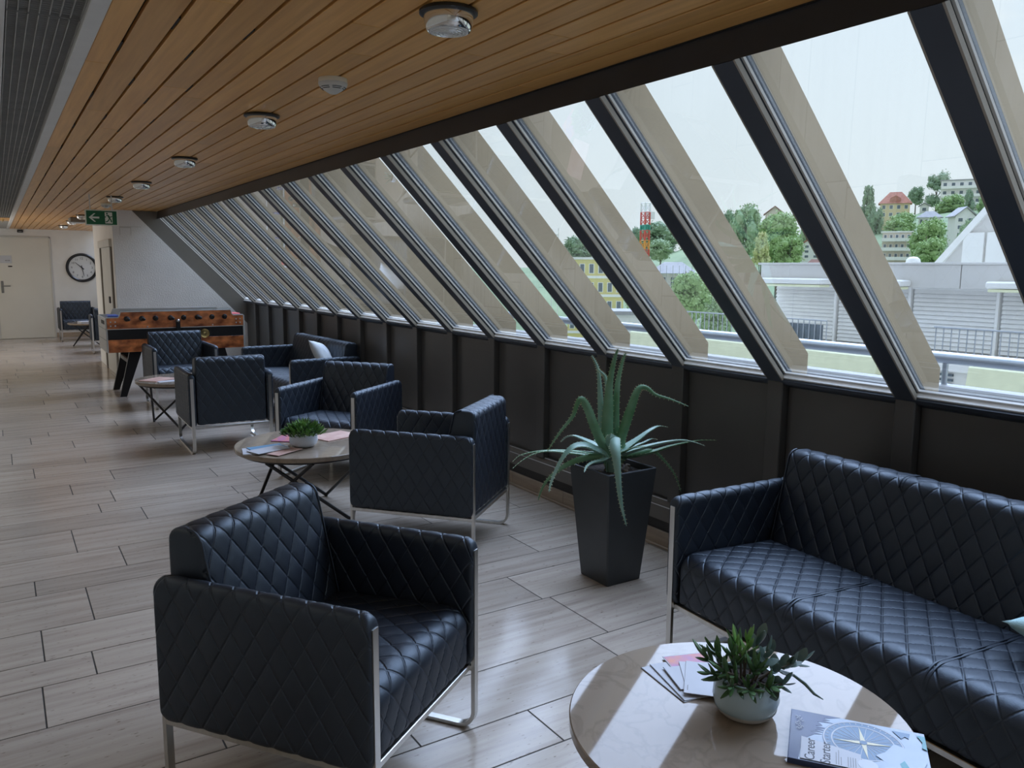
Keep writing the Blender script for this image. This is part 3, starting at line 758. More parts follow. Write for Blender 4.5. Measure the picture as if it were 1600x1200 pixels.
s2 = seating('sofa', 1.52, 'small black sofa with the pale patterned pillow by the dark window wall', 'sofa', 'black quilted sofas', seams=(.0,))
s2.location = (2.535, 7.985, 0); s2.rotation_euler = (0, 0, R(92.5))

# pillows
def pillow(name, label, material, w, h, th, loc, mtx, prints=None):
    t = thing(name, label, 'pillow', loc)
    n = 22; vs = []; fs = []
    for side in (1, -1):
        for i in range(n+1):
            for j in range(n+1):
                u, v = i/n*2-1, j/n*2-1
                e = max(0, (1-abs(u)**2.6))*max(0, (1-abs(v)**2.6)); z = side*(th/2)*e**.55
                px = u*w/2*(1-.06*(1-abs(v)**2)*abs(u)**4+.0); pz = v*h/2*(1-.06*(1-abs(u)**2)*abs(v)**4)
                z += .006*math.sin(5*u+3*v)*e
                vs.append(mtx @ Vector((px, z, pz)))
        o = 0 if side == 1 else (n+1)**2
        for i in range(n):
            for j in range(n):
                q = (o+i*(n+1)+j, o+(i+1)*(n+1)+j, o+(i+1)*(n+1)+j+1, o+i*(n+1)+j+1); fs.append(q if side == -1 else q[::-1])
    b = MB().add(vs, fs); me = b.mesh('cover', material)
    bm = bmesh.new(); bm.from_mesh(me); bmesh.ops.remove_doubles(bm, verts=bm.verts, dist=1e-4); bmesh.ops.recalc_face_normals(bm, faces=bm.faces); bm.to_mesh(me); bm.free()
    me.shade_smooth(); link('cover', me, t)
    return t
pillow('pillow', 'pale patterned pillow leaning on the small sofa by the window wall', M['pillow'], .40, .38, .13, (2.66, 7.56, .612),
       Matrix.Rotation(R(62), 4, 'Z') @ Matrix.Rotation(R(-32), 4, 'X') @ Matrix.Rotation(R(12), 4, 'Y'))
pillow('pillow', 'pale teal pillow lying on the seat of the long sofa at the right edge', M['pillow_teal'], .40, .40, .13, (2.50, .842, .487),
       Matrix.Rotation(R(84), 4, 'Z') @ Matrix.Rotation(R(-80), 4, 'X'))

# ------------------------------------------------------------------ round tables with crossed steel legs
def table(label, loc, rad, phi, h=.44):
    t = thing('round_table', label, 'table', loc, 0, 'round marble coffee tables')
    MB().lathe([(rad-.006, h-.029), (rad, h-.024), (rad, h-.003), (rad-.003, h)], 96).build('table_top', M['table'], t, smooth=35)
    fr = MB(); q = rad-.035
    fr.tube([(q*math.cos(2*PI*i/48), q*math.sin(2*PI*i/48), h-.037) for i in range(48)], .008, 8, closed=True)
    fr.build('rim_ring', M['black_steel'], t, smooth=60)
    for k in range(3):
        f = R(phi+120*k); rf = rad*.82; F = Vector((rf*math.cos(f), rf*math.sin(f), .009))
        lg = MB()
        for s in (-1, 1):
            a = f+s*R(80); lg.tube([F, (q*math.cos(a), q*math.sin(a), h-.040)], .0105, 8)
        lg.lathe([(.011, 0), (.011, .018), (.006, .02)], 12, (F.x, F.y, 0))
        lg.build('leg', M['black_steel'], t, smooth=60)
    return t
TN = Vector((1.415, 1.205, 0)); TM = Vector((1.54, 4.70, 0)); TF = Vector((1.44, 8.06, 0)); TX = Vector((1.48, 16.85, 0))
table('nearest round table in the right foreground, with the career booklet', TN, .400, 25)
table('middle round table with the leafy white pot, behind the foreground armchair', TM, .430, 55)
table('small far round table left of the armchair turned away from the camera', TF, .415, 134)
table('distant round table between the two armchairs under the clock', TX, .41, 170)
TH = .44

def sheet(name, label, cat, loc, rz, w, d, th, material, group=None, parts=()):
    t = thing(name, label, cat, loc, rz, group)
    MB().box(-w/2, w/2, -d/2, d/2, 0, th, .0006).build('pages', material, t)
    for nm, m_, x0, x1, y0, y1 in parts:
        MB().box(x0, x1, y0, y1, th, th+.0005).build(nm, m_, t)
    return t
# career booklet: local x runs along the long side, y toward the upper spine side
bx = Vector((.59, -.807, 0)).normalized(); ang = math.atan2(bx.y, bx.x)
W_, D_ = .285, .205
bc = Vector((1.543, 1.151, 0)) + bx*W_/2 + Vector((-.807, -.59, 0))*D_/2
bk = thing('booklet', 'blue and white career booklet with a compass on its cover, on the nearest table', 'booklet', (bc.x, bc.y, TH), ang)
MB().box(-W_/2, W_/2, -D_/2, D_/2, .0, .012, .0008).build('pages', M['paper'], bk)
MB().box(-W_/2-.001, W_/2, -D_/2-.001, D_/2, .0121, .0132, .0004).build('cover', M['pale'], bk)
MB().box(-W_/2-.0016, -W_/2+.001, -D_/2, D_/2, 0, .0132).build('spine', M['navy'], bk)
MB().box(-W_/2, W_/2, -D_/2-.0016, -D_/2+.0004, .0, .0131).build('edge', M['navy'], bk)
z = .0133
def decal(name, poly, m_, zz=z, th=.0004): return MB().prism(poly, zz, zz+th, 'z').build(name, M[m_], bk)
jag = [(-W_/2, D_/2), (-.035, D_/2)]
rr_ = random.Random(3)
for i in range(9): jag += [(-.05-.004*i+rr_.uniform(-.018, .022), D_/2-.012-.0095*i), (-.07-.003*i+rr_.uniform(-.01, .006), D_/2-.017-.0095*i)]
jag += [(-.115, -.02), (-.122, -.105), (-W_/2, -.105)]
decal('print_navy', jag, 'navy')
cc = (.012, .012)
def ring(r0, r1, n=56): return [(cc[0]+r1*math.cos(2*PI*i/n), cc[1]+r1*math.sin(2*PI*i/n)) for i in range(n)]
dk = MB().lathe([(.086, z+.0004), (.086, z+.0006)], 64, (cc[0], cc[1], 0)); dk.build('compass_disc', M['blue'], bk)
cr_ = MB()
for r in (.083, .066): cr_.tube([(cc[0]+r*math.cos(2*PI*i/60), cc[1]+r*math.sin(2*PI*i/60), z+.0008) for i in range(60)], 0, sx=(.0002, .0016), closed=True)
for k in range(24):
    a = 2*PI*k/24+.13; cr_.tube([(cc[0]+.012*math.cos(a), cc[1]+.012*math.sin(a), z+.0008), (cc[0]+.064*math.cos(a), cc[1]+.064*math.sin(a), z+.0008)], 0, sx=(.0002, .0005))
for k in range(36):
    a = 2*PI*k/36; cr_.tube([(cc[0]+.073*math.cos(a), cc[1]+.073*math.sin(a), z+.0008), (cc[0]+.080*math.cos(a), cc[1]+.080*math.sin(a), z+.0008)], 0, sx=(.0002, .0008))
cr_.build('compass_lines', M['paper'], bk)
sr = MB()
for k, ln in ((0, .062), (1, .062), (2, .062), (3, .062)):
    a = PI/2*k+.12; d = Vector((math.cos(a), math.sin(a), 0)); p = Vector((-d.y, d.x, 0)); o = Vector((cc[0], cc[1], z+.001))
    sr.prism([tuple((o+p*.006)[:2]), tuple((o+d*ln)[:2]), tuple((o-p*.006)[:2])], z+.0010, z+.0014, 'z')
sr.build('compass_star', M['gold'], bk)
MB().lathe([(.008, z+.0015), (.008, z+.0018)], 24, (cc[0], cc[1], 0)).build('compass_hub', M['blue'], bk)
decal('white_splash', [(.055, -.01), (.075, .03), (.10, .02), (.115, .045), (.128, .03), (.137, -.02), (.12, -.07), (.10, -.10), (.04, -.10), (.03, -.06), (.05, -.045), (.035, -.03)], 'pale', z+.0018)
decal('print_teal', [(.075, .088), (.112, .088), (.108, .066), (.10, .072), (.092, .060)], 'blue', z+.0012)
decal('print_teal', [(.125, .086), (.142, .086), (.142, .030), (.132, .036), (.135, .06)], 'teal', z+.0022)
decal('print_teal', [(.072, -.102), (.112, -.102), (.118, -.07), (.10, -.055), (.092, -.03), (.082, -.045), (.086, -.07)], 'teal', z+.0022)
decal('title_box', [(-.118, -.100), (.005, -.100), (.005, -.040), (-.118, -.012)], 'paper', z+.0020)
tz = z+.0026
rot = Matrix.Rotation(PI/2, 4, 'Z')
text_mesh('Career', .030, 'title', M['ink'], bk, Matrix.Translation((-.098, -.058, tz)) @ rot, .0002)
text_mesh('Starter', .030, 'title', M['ink'], bk, Matrix.Translation((-.066, -.060, tz)) @ rot, .0002)
ln = MB()
for i, (l, x) in enumerate(((.045, -.046), (.055, -.041), (.030, -.036), (.036, -.022), (.036, -.017), (.036, -.012), (.036, -.007))): ln.box(x, x+.0014, -.096, -.096+l, tz, tz+.0002)
ln.build('small_print', M['box_grey'], bk)
sl = MB().lathe([(.020, z+.0024), (.020, z+.0028)], 28, (.018, -.075, 0)); sl.build('stamp', M['paper_grey'], bk)
sg = MB()
for i in range(7): sg.tube([(-.130+.004*math.sin(i*1.9)+.003*k_, .020+.0085*i+.003*math.sin(k_*2.2+i), tz) for k_ in range(5)], 0, sx=(.0002, .0008))
sg.build('white_script', M['paper'], bk)

# leaflets fanned out under the succulent
GL = 'leaflets on the nearest table'
def leaflet(label, c, a, k, m_=None, parts=()):
    return sheet('leaflet', label, 'leaflet', (c[0], c[1], TH+.0022*k), R(a), .21, .10, .002, M[m_ or 'paper'], GL, parts)
def fan(label, P, Q, k, w=.13, d=.19, m_=None, parts=()):
    P, Q = Vector(P), Vector(Q); u = (Q-P).normalized(); n = Vector((u.y, -u.x)); cc_ = P+u*d/2+n*w/2
    return sheet('leaflet', label, 'leaflet', (cc_.x, cc_.y, TH+.0022*k), math.atan2(u.y, u.x)-PI/2, w, d, .002, M[m_ or 'paper'], GL, parts)
edge = (('dark_edge', M['ink'], -.0655, -.0635, -.095, .095),)
fan('lowest white leaflet of the fan, leftmost on the nearest table', (1.358, 1.325), (1.383, 1.50), 0, parts=edge)
fan('second white leaflet of the fan, with a dark edge', (1.362, 1.328), (1.405, 1.480), 1, parts=edge)
fan('orange and violet picture leaflet in the fan behind the succulent', (1.405, 1.345), (1.462, 1.500), 2, parts=(('picture', M['orange'], -.062, .062, -.02, .09),))
fan('third white leaflet of the fan, with a dark edge', (1.386, 1.366), (1.430, 1.480), 3, .10, .115, parts=(('dark_edge', M['ink'], -.051, -.049, -.0575, .0575),))
fan('fourth white leaflet, just under the top one of the fan', (1.40, 1.36), (1.485, 1.475), 4, .10, .14)
fan('topmost white leaflet, partly under the pale blue pot', (1.376, 1.345), (1.500, 1.462), 5, .12, .17, parts=(('small_print', M['box_grey'], -.052, -.050, -.07, -.045),))

# ------------------------------------------------------------------ potted succulents
def leaf_mesh(name, ln, w, th, mats, curl=.0, blunt=.5):
    b = MB(); n = 6; rings = []
    for i in range(n+1):
        s = i/n; ww = w/2*max(.06, (math.sin(PI*min(1, (s*.86+.10)))**.7)*(1 if s < .8 else (1-(s-.8)/.2*blunt))); tt = th/2*max(.2, math.sin(PI*(s*.8+.15)))
        z = curl*s*s
        rings.append([(ln*s, ww, z+tt*.35), (ln*s, 0, z+tt*.1+tt*.4), (ln*s, -ww, z+tt*.35), (ln*s, -ww*.6, z-tt*.6), (ln*s, 0, z-tt), (ln*s, ww*.6, z-tt*.6)])
    for q in rings: b.v += q
    for i in range(n):
        for k in range(6): b.f.append((i*6+k, i*6+(k+1) % 6, (i+1)*6+(k+1) % 6, (i+1)*6+k))
    b.f += [(0, 1, 2, 3, 4, 5), tuple(n*6+k for k in range(6))[::-1]]; b.fix = True
    return b.mesh(name, mats, 60)
def bowl(t, r, h, m_, base=None):
    MB().lathe([(r*.52, 0), (r*.74, .006), (r*.92, h*.22), (r, h*.45), (r*.98, h*.7), (r*.90, h*.93), (r*.86, h), (r*.82, h), (r*.80, h*.9), (r*.80, h*.84)], 56, caps=True).build('pot', M[m_], t, smooth=50)
    if base: MB().lathe([(r*.53, -.0005), (r*.755, .0055), (r*.86, h*.13), (r*.935, h*.225)], 56, caps=False).build('glaze_free_base', M[base], t, smooth=50)
    MB().lathe([(.001, h*.86), (r*.5, h*.88), (r*.81, h*.84)], 24, caps=False).build('soil', M['soil'], t, smooth=50)
ps = thing('potted_succulent', 'dark green succulents in a pale blue glazed bowl on the nearest table', 'plant', (1.452, 1.215, TH))
bowl(ps, .078, .098, 'pot', 'pot_base')
fing = leaf_mesh('finger_leaf', .046, .012, .011, M['succ'], .004, .35)
fing2 = leaf_mesh('finger_leaf', .042, .011, .010, M['succ3'], .006, .35)
jade = leaf_mesh('jade_leaf', .040, .026, .006, M['succ2'], .004, .25)
rs = random.Random(11)
def orient(d, roll=0):
    d = Vector(d).normalized(); q = d.to_track_quat('X', 'Z'); return q.to_matrix().to_4x4() @ Matrix.Rotation(roll, 4, 'X')
def plant_leaf(me, name, p, d, sc, par, roll=0):
    o = link(name, me, par); o.matrix_local = Matrix.Translation(p) @ orient(d, roll) @ Matrix.Diagonal((sc, sc, sc, 1)); return o
def shrub(par, base, tip, n, me, name, spread, sc=(.8, 1.15), stem_r=.003, top_bias=.35, upw=.45):
    base, tip = Vector(base), Vector(tip); mid = (base+tip)/2+Vector((rs.uniform(-.008, .008), rs.uniform(-.008, .008), .006))
    MB().tube([base, mid, tip], [stem_r, stem_r*.8, stem_r*.5], 6).build('stem', M['bark' if stem_r > .0028 else 'succ'], par, smooth=60)
    ax = (tip-base).normalized()
    for i in range(n):
        s = top_bias+(1-top_bias)*i/(n-1) if n > 1 else 1
        p = base.lerp(tip, s); a = i*2.4+rs.uniform(-.4, .4)
        side = ax.orthogonal().normalized(); side = Matrix.Rotation(a, 3, ax) @ side
        d = side*(1-.55*s*s)+ax*(upw+.7*s*s)+Vector((0, 0, .1)); plant_leaf(me, name, p, d, rs.uniform(*sc)*spread, par, rs.uniform(-.3, .3))
c_r = Vector((.77, -.64, 0)); c_f = Vector((-.64, -.77, 0))     # to the viewer's right / toward the viewer
def at(r, f, z): return tuple(c_r*r+c_f*f+Vector((0, 0, z)))
for b_, t_, n in ((at(-.03, .02, .085), at(-.092, .045, .118), 9), (at(-.02, .03, .085), at(-.050, .082, .108), 9), (at(0, .03, .085), at(-.008, .085, .104), 9), (at(-.03, -.01, .085), at(-.078, -.01, .152), 10),
                  (at(-.02, 0, .085), at(-.040, .012, .160), 10), (at(.01, .01, .085), at(.012, .040, .140), 10), (at(-.03, .01, .085), at(-.098, .010, .140), 9), (at(.02, .03, .085), at(.040, .070, .108), 9), (at(0, -.02, .085), at(-.02, -.04, .165), 9), (at(-.01, .02, .085), at(-.066, .060, .135), 9)):
    shrub(ps, b_, t_, n, fing, 'finger_leaf', 1.0)
for b_, t_, n in ((at(-.012, -.01, .085), at(-.028, -.005, .176), 9), (at(-.005, -.02, .085), at(.004, -.025, .176), 8)):
    shrub(ps, b_, t_, n, fing2, 'fresh_leaf', .95)
for b_, t_, n in ((at(.02, .0, .085), at(.050, .0, .160), 7), (at(.03, .0, .085), at(.098, .010, .135), 8), (at(.03, -.01, .085), at(.130, -.005, .142), 7), (at(.03, .02, .085), at(.078, .05, .106), 6), (at(.01, -.02, .085), at(.032, -.04, .170), 6)):
    shrub(ps, b_, t_, n, jade, 'jade_leaf', 1.0, upw=.3)
MB().tube([at(.10, .03, .12), at(.125, .04, .105), at(.145, .045, .085), at(.165, .05, .075)], [.0035, .004, .0035, .001], 8).build('drooping_shoot', M['succ2'], ps, smooth=60)

pm = thing('potted_plant', 'bushy fresh green plant in a small white pot on the middle table', 'plant', (1.478, 4.60, TH))
bowl(pm, .083, .086, 'pot_white')
fm = MB(); small = MB(); rs2 = random.Random(5)
def leafy(mb, n, R_, zc, zr, ln, wd):
    for i in range(n):
        a = rs2.uniform(0, 2*PI); r = R_*math.sqrt(rs2.random()); z = zc+zr*(1-(r/R_)**2)*rs2.random()+.004
        d = Vector((math.cos(a)*(.25+r/R_), math.sin(a)*(.25+r/R_), rs2.uniform(.45, 1.3))).normalized(); u = d.cross(Vector((0, 0, 1))).normalized(); w = u.cross(d)
        p = Vector((r*math.cos(a), r*math.sin(a), z)); l = ln*rs2.uniform(.7, 1.2); k = wd*rs2.uniform(.8, 1.2)
        mb.add([p, p+d*l*.5+u*k+w*.002, p+d*l, p+d*l*.5-u*k+w*.002, p+d*l*.5-w*.003], [(0, 1, 4), (1, 2, 4), (2, 3, 4), (3, 0, 4)])
leafy(fm, 330, .112, .074, .066, .040, .0068)
tag(fm.build('foliage', M['succ3'], pm), kind='stuff')
lm = MB(); leafy(lm, 300, .108, .070, .055, .036, .0065); tag(lm.build('foliage', M['succ'], pm), kind='stuff')
pf = thing('potted_agave', 'small spiky agave in a white pot on the far side table', 'plant', (1.585, 7.93, TH))
bowl(pf, .055, .055, 'pot_white')
spk = leaf_mesh('spiky_leaf', .13, .020, .006, M['aloe_grey'], .02, .95)
for i in range(9):
    a = i*2.4; plant_leaf(spk, 'leaf', (0, 0, .048), (math.cos(a), math.sin(a), .55+.22*(i % 4)), .7+.05*(i % 3), pf)

# papers on the other tables
GP = 'magazines and leaflets on the middle table'
sheet('magazine', 'white leaflet on top of the paper stack at the left of the middle table', 'leaflet', (1.262, 4.575, TH+.010), R(18), .21, .12, .003, M['paper'], GP)
sheet('magazine', 'blue topped magazine in the paper stack on the middle table', 'magazine', (1.275, 4.632, TH+.006), R(6), .20, .15, .004, M['bluepaper'], GP)
sheet('magazine', 'pale magazine at the bottom of the stack on the middle table', 'magazine', (1.255, 4.60, TH), R(-12), .26, .16, .006, M['paper'], GP)
sheet('magazine', 'orange leaflet sticking out below the stack on the middle table', 'leaflet', (1.335, 4.50, TH+.0062), R(30), .20, .09, .0015, M['rose'], GP)
sheet('magazine', 'rose picture magazine right of the white pot on the middle table', 'magazine', (1.735, 4.78, TH), R(20), .26, .19, .006, M['rose'], GP)
sheet('magazine', 'dark magazine behind the white pot on the middle table', 'magazine', (1.47, 4.86, TH), R(50), .20, .15, .006, M['orange'], GP)
sheet('magazine', 'orange magazine on the small far side table', 'magazine', (1.22, 8.06, TH), R(40), .27, .20, .006, M['rose'], 'magazines on the far side table')
sheet('magazine', 'white leaflet on the small far side table, in front of the orange magazine', 'leaflet', (1.29, 7.90, TH), R(10), .2, .10, .003, M['paper'], 'magazines on the far side table')
sheet('magazine', 'white paper on the distant round table under the clock', 'magazine', (1.40, 16.75, TH), R(15), .30, .21, .03, M['paper'])

# ------------------------------------------------------------------ planter with the aloe
pl = thing('aloe_planter', 'tall graphite square planter with a spiny aloe beside the long sofa', 'plant', (2.45, 2.92, 0), 0)
b0, b1, hh = .104, .150, .56
def sq(r, z, c=.006): return [(-r+c, -r, z), (r-c, -r, z), (r, -r+c, z), (r, r-c, z), (r-c, r, z), (-r+c, r, z), (-r, r-c, z), (-r, -r+c, z)]
lv = [sq(b0-.003, 0), sq(b0, .004), sq(b1, hh-.003), sq(b1-.002, hh), sq(b1-.010, hh), sq(b1-.012, hh-.004), sq(b1-.016, hh-.05)]
mb = MB(); mb.v = [v for l in lv for v in l]
for i in range(len(lv)-1):
    for k in range(8): mb.f.append((i*8+k, i*8+(k+1) % 8, (i+1)*8+(k+1) % 8, (i+1)*8+k))
mb.f.append(tuple(range(8))[::-1]); mb.build('pot', M['planter'], pl)
MB().box(-b1+.016, b1-.016, -b1+.016, b1-.016, hh-.06, hh-.028).build('soil', M['soil'], pl)
rk = MB()
for i in range(26):
    x, y = rs.uniform(-.12, .12), rs.uniform(-.12, .12); r = rs.uniform(.006, .014)
    rk.lathe([(r*.3, 0), (r, r*.4), (r*.8, r), (r*.2, r*1.3)], 6, (x, y, hh-.03))
tag(rk.build('bark_chips', M['bark'], pl), kind='stuff')
ORG = Vector((2.45, 2.92, 0))
def aloe_leaf(pts, w, m_, face=None, spines=True):
    """thick tapering leaf along 3-D points (planter coordinates), widest near its foot"""
    P = [Vector(p) for p in pts]
    # resample with Catmull-Rom
    Q = []
    for i in range(len(P)-1):
        a, b, c, d = P[max(0, i-1)], P[i], P[i+1], P[min(len(P)-1, i+2)]
        for k in range(5):
            t = k/5; Q.append(.5*((2*b)+(c-a)*t+(2*a-5*b+4*c-d)*t*t+(-a+3*b-3*c+d)*t**3))
    Q.append(P[-1]); N = len(Q); mb = MB(); sp = MB()
    view = Vector((.64, .77, .0)); W = []
    ref = Vector(face) if face else None
    for i in range(N):
        t = (Q[min(N-1, i+1)]-Q[max(0, i-1)]).normalized(); s = i/(N-1)
        if ref is None: side = t.cross(view)
        else: side = t.cross(ref)
        if side.length < .05: side = W[-1][0] if W else Vector((1, 0, 0))
        side.normalize(); nn = side.cross(t).normalized()
        if W and side.dot(W[-1][0]) < 0: side = -side; nn = -nn
        ww = w/2*(1-s**1.5)**.9*(.85+.3*math.sin(PI*min(1, s*1.6)))+.0012; W.append((side, nn, ww))
        th = ww*.34
        mb.v += [Q[i]+side*ww+nn*ww*.30, Q[i]+nn*(-.02*ww), Q[i]-side*ww+nn*ww*.30, Q[i]-side*ww*.55-nn*th, Q[i]-nn*(th+ww*.16), Q[i]+side*ww*.55-nn*th]
    for i in range(N-1):
        for k in range(6): mb.f.append((i*6+k, i*6+(k+1) % 6, (i+1)*6+(k+1) % 6, (i+1)*6+k))
    mb.f += [tuple(range(6)), tuple((N-1)*6+k for k in range(6))[::-1]]; mb.fix = True
    o = mb.build('leaf', M[m_], pl, smooth=40)
    L_ = sum((Q[i+1]-Q[i]).length for i in range(N-1)); n = int(L_/.019)
    for k in range(1, n):
        x = k/n*(N-1); i = int(x); f = x-i
        if i >= N-1: break
        q = Q[i].lerp(Q[i+1], f); side, nn, ww = W[i]; t = (Q[i+1]-Q[i]).normalized()
        for s in (-1, 1):
            e = q+side*(ww*s)+nn*ww*.3; sp.add([e-t*.0024, e+t*.0024, e+nn*.002, e+side*(.0065*s)+t*.002], [(0, 1, 3), (1, 2, 3), (2, 0, 3), (0, 2, 1)])
    sp.fix = True; tag(sp.build('spines', M['aloe_spine'], o), kind='stuff')
ALOE = [
(0.056, 'aloe', None, [[-0.0054, 0.0046, 0.525], [-0.0136, 0.0114, 0.6059], [-0.0245, 0.0162, 0.707], [-0.0266, 0.0136, 0.8323], [-0.026, 0.0088, 0.941], [-0.0183, -0.0021, 1.0337], [-0.0101, -0.0133, 1.0951], [-0.0037, -0.023, 1.1259]]),
(0.04, 'aloe', None, [[0.0097, 0.0075, 0.525], [0.0243, 0.0188, 0.6125], [0.0271, 0.0208, 0.7006], [0.0292, 0.0234, 0.8258], [0.036, 0.022, 0.9503], [0.0483, 0.016, 1.0276], [0.0588, 0.0115, 1.0737], [0.0697, 0.0067, 1.1013]]),
(0.036, 'aloe_grey', None, [[-0.0087, 0.0125, 0.525], [-0.0217, 0.0313, 0.6251], [-0.0311, 0.0479, 0.7334], [-0.0332, 0.0584, 0.8261], [-0.0356, 0.069, 0.934], [-0.0374, 0.0793, 1.0105], [-0.0457, 0.0949, 1.0558], [-0.0561, 0.1124, 1.0856]]),
(0.03, 'aloe_grey', None, [[-0.0008, 0.0111, 0.525], [-0.0021, 0.0278, 0.6709], [-0.0083, 0.0357, 0.8273], [-0.011, 0.0406, 0.9203], [-0.0179, 0.049, 0.9818], [-0.031, 0.0626, 1.0058], [-0.0465, 0.0782, 1.0236]]),
(0.042, 'aloe', None, [[-0.0125, 0.0, 0.525], [-0.0312, 0.0001, 0.623], [-0.0605, 0.0142, 0.6738], [-0.0924, 0.0305, 0.749], [-0.1194, 0.0428, 0.827], [-0.1412, 0.0506, 0.8708], [-0.1602, 0.0561, 0.8869], [-0.1785, 0.0611, 0.8602], [-0.1965, 0.0657, 0.809], [-0.2352, 0.0878, 0.7507], [-0.2718, 0.108, 0.6923], [-0.3015, 0.1225, 0.6372]]),
(0.044, 'aloe', None, [[0.0038, -0.0032, 0.525], [0.0096, -0.0081, 0.6197], [0.0312, -0.0175, 0.6914], [0.057, -0.0304, 0.7848], [0.0784, -0.0397, 0.8559], [0.0978, -0.0473, 0.9143], [0.1179, -0.0555, 0.9386], [0.1457, -0.07, 0.9322], [0.181, -0.091, 0.9012], [0.2393, -0.1312, 0.8804], [0.3095, -0.1814, 0.8475]]),
(0.058, 'aloe_grey', (0, 0, 1), [[0.004, -0.0033, 0.525], [0.0099, -0.0083, 0.6071], [0.0683, 0.0001, 0.6301], [0.1437, -0.0057, 0.6672], [0.2197, -0.0121, 0.7083], [0.285, -0.0095, 0.7237], [0.3493, -0.006, 0.71]]),
(0.046, 'aloe_grey', (0, 0, 1), [[-0.0012, -0.0095, 0.525], [-0.0029, -0.0237, 0.6055], [0.0474, -0.0572, 0.6313], [0.1161, -0.1062, 0.6578], [0.1892, -0.1589, 0.6814], [0.251, -0.202, 0.6919], [0.3017, -0.2359, 0.6832], [0.3459, -0.2643, 0.6649]]),
(0.042, 'aloe', (0, 0, 1), [[0.0144, 0.0088, 0.525], [0.0359, 0.0221, 0.585], [0.1149, -0.0182, 0.5962], [0.1988, -0.0624, 0.6142], [0.2708, -0.0968, 0.6381], [0.3433, -0.1315, 0.6556], [0.4161, -0.1665, 0.6668], [0.4896, -0.2021, 0.6653]]),
(0.06, 'aloe_grey', None, [[-0.0008, 0.0006, 0.525], [-0.0019, 0.0016, 0.6065], [-0.0416, -0.0434, 0.6887], [-0.0886, -0.1084, 0.7123], [-0.1228, -0.1646, 0.673], [-0.1294, -0.1891, 0.5925], [-0.126, -0.2023, 0.4964], [-0.1182, -0.2141, 0.4171], [-0.1044, -0.2322, 0.3382]]),
(0.046, 'aloe_grey', (-0.3, -0.3, 1), [[-0.0194, -0.0046, 0.525], [-0.0484, -0.0116, 0.6149], [-0.1051, 0.0062, 0.6493], [-0.1566, 0.0195, 0.6713], [-0.2096, 0.0342, 0.6684], [-0.2572, 0.0444, 0.629], [-0.2998, 0.0502, 0.5625], [-0.3309, 0.0465, 0.5062], [-0.3506, 0.0332, 0.4692]]),
(0.036, 'aloe', (0, 0, 1), [[-0.0091, 0.0077, 0.525], [-0.0228, 0.0192, 0.5992], [-0.072, 0.0713, 0.6072], [-0.1263, 0.1278, 0.6152], [-0.2051, 0.2048, 0.6157], [-0.2726, 0.2724, 0.6039], [-0.3238, 0.3262, 0.5798], [-0.346, 0.3557, 0.544]]),
(0.028, 'aloe', (0, 0, 1), [[-0.0168, -0.0016, 0.525], [-0.0419, -0.004, 0.6031], [-0.1095, 0.0484, 0.6101], [-0.1821, 0.105, 0.6201], [-0.2597, 0.1657, 0.6267], [-0.316, 0.2087, 0.6123], [-0.3652, 0.2456, 0.5759], [-0.4027, 0.2727, 0.5337]]),
(0.046, 'aloe_grey', (0, 0, 1), [[-0.0022, 0.0123, 0.525], [-0.0055, 0.0307, 0.601], [-0.0191, 0.0891, 0.6357], [-0.0451, 0.158, 0.6577], [-0.0672, 0.2235, 0.6708], [-0.075, 0.277, 0.6553], [-0.0756, 0.3246, 0.62]]),
(0.038, 'aloe_grey', (0, 0, 1), [[-0.0207, -0.014, 0.525], [-0.0517, -0.0349, 0.6076], [-0.1013, -0.039, 0.6022], [-0.1552, -0.0395, 0.5999], [-0.1971, -0.05, 0.5892], [-0.2273, -0.0703, 0.5703]]),
(0.022, 'aloe', None, [[0.0292, 0.0016, 0.525], [0.0731, 0.0039, 0.5873], [0.1606, -0.0356, 0.6134], [0.2185, -0.0502, 0.6094], [0.2804, -0.0683, 0.5538], [0.3362, -0.0812, 0.4809], [0.3784, -0.0827, 0.3929]]),
(0.03, 'aloe', None, [[-0.0246, -0.0054, 0.525], [-0.0615, -0.0136, 0.6044], [-0.1228, 0.0313, 0.6059], [-0.1839, 0.076, 0.5823], [-0.2403, 0.1168, 0.54], [-0.285, 0.1479, 0.4855], [-0.3087, 0.1612, 0.435], [-0.3206, 0.1647, 0.3915]]),
(0.034, 'aloe', (0, 0, 1), [[-0.0056, -0.011, 0.525], [-0.014, -0.0274, 0.6076], [0.0094, -0.0688, 0.6381], [0.0369, -0.1137, 0.6654], [0.0667, -0.1604, 0.674]]),
(0.03, 'aloe_grey', (0, 0, 1), [[0.0194, 0.015, 0.525], [0.0486, 0.0376, 0.593], [0.1287, 0.0225, 0.625], [0.2026, 0.0127, 0.6442], [0.2604, 0.0164, 0.6566], [0.3096, 0.0273, 0.6458]]),
(0.034, 'aloe_grey', (0, 0, 1), [[-0.0054, 0.0045, 0.525], [-0.0134, 0.0112, 0.5965], [-0.0705, 0.0244, 0.6228], [-0.1222, 0.0329, 0.6336], [-0.1735, 0.0412, 0.6443]]),
(0.04, 'aloe', (0, 0, 1), [[0.0029, 0.0184, 0.525], [0.0073, 0.0461, 0.5963], [0.0093, 0.0793, 0.6279], [0.0041, 0.1184, 0.6467], [0.0036, 0.1536, 0.6563]]),
(0.044, 'aloe', None, [[0.0216, 0.008, 0.525], [0.054, 0.02, 0.5959], [0.0691, 0.016, 0.6492], [0.0796, 0.0159, 0.6958], [0.0853, 0.0198, 0.7453]])]
for w, m_, face, pts in ALOE: aloe_leaf(pts, w, m_, face)

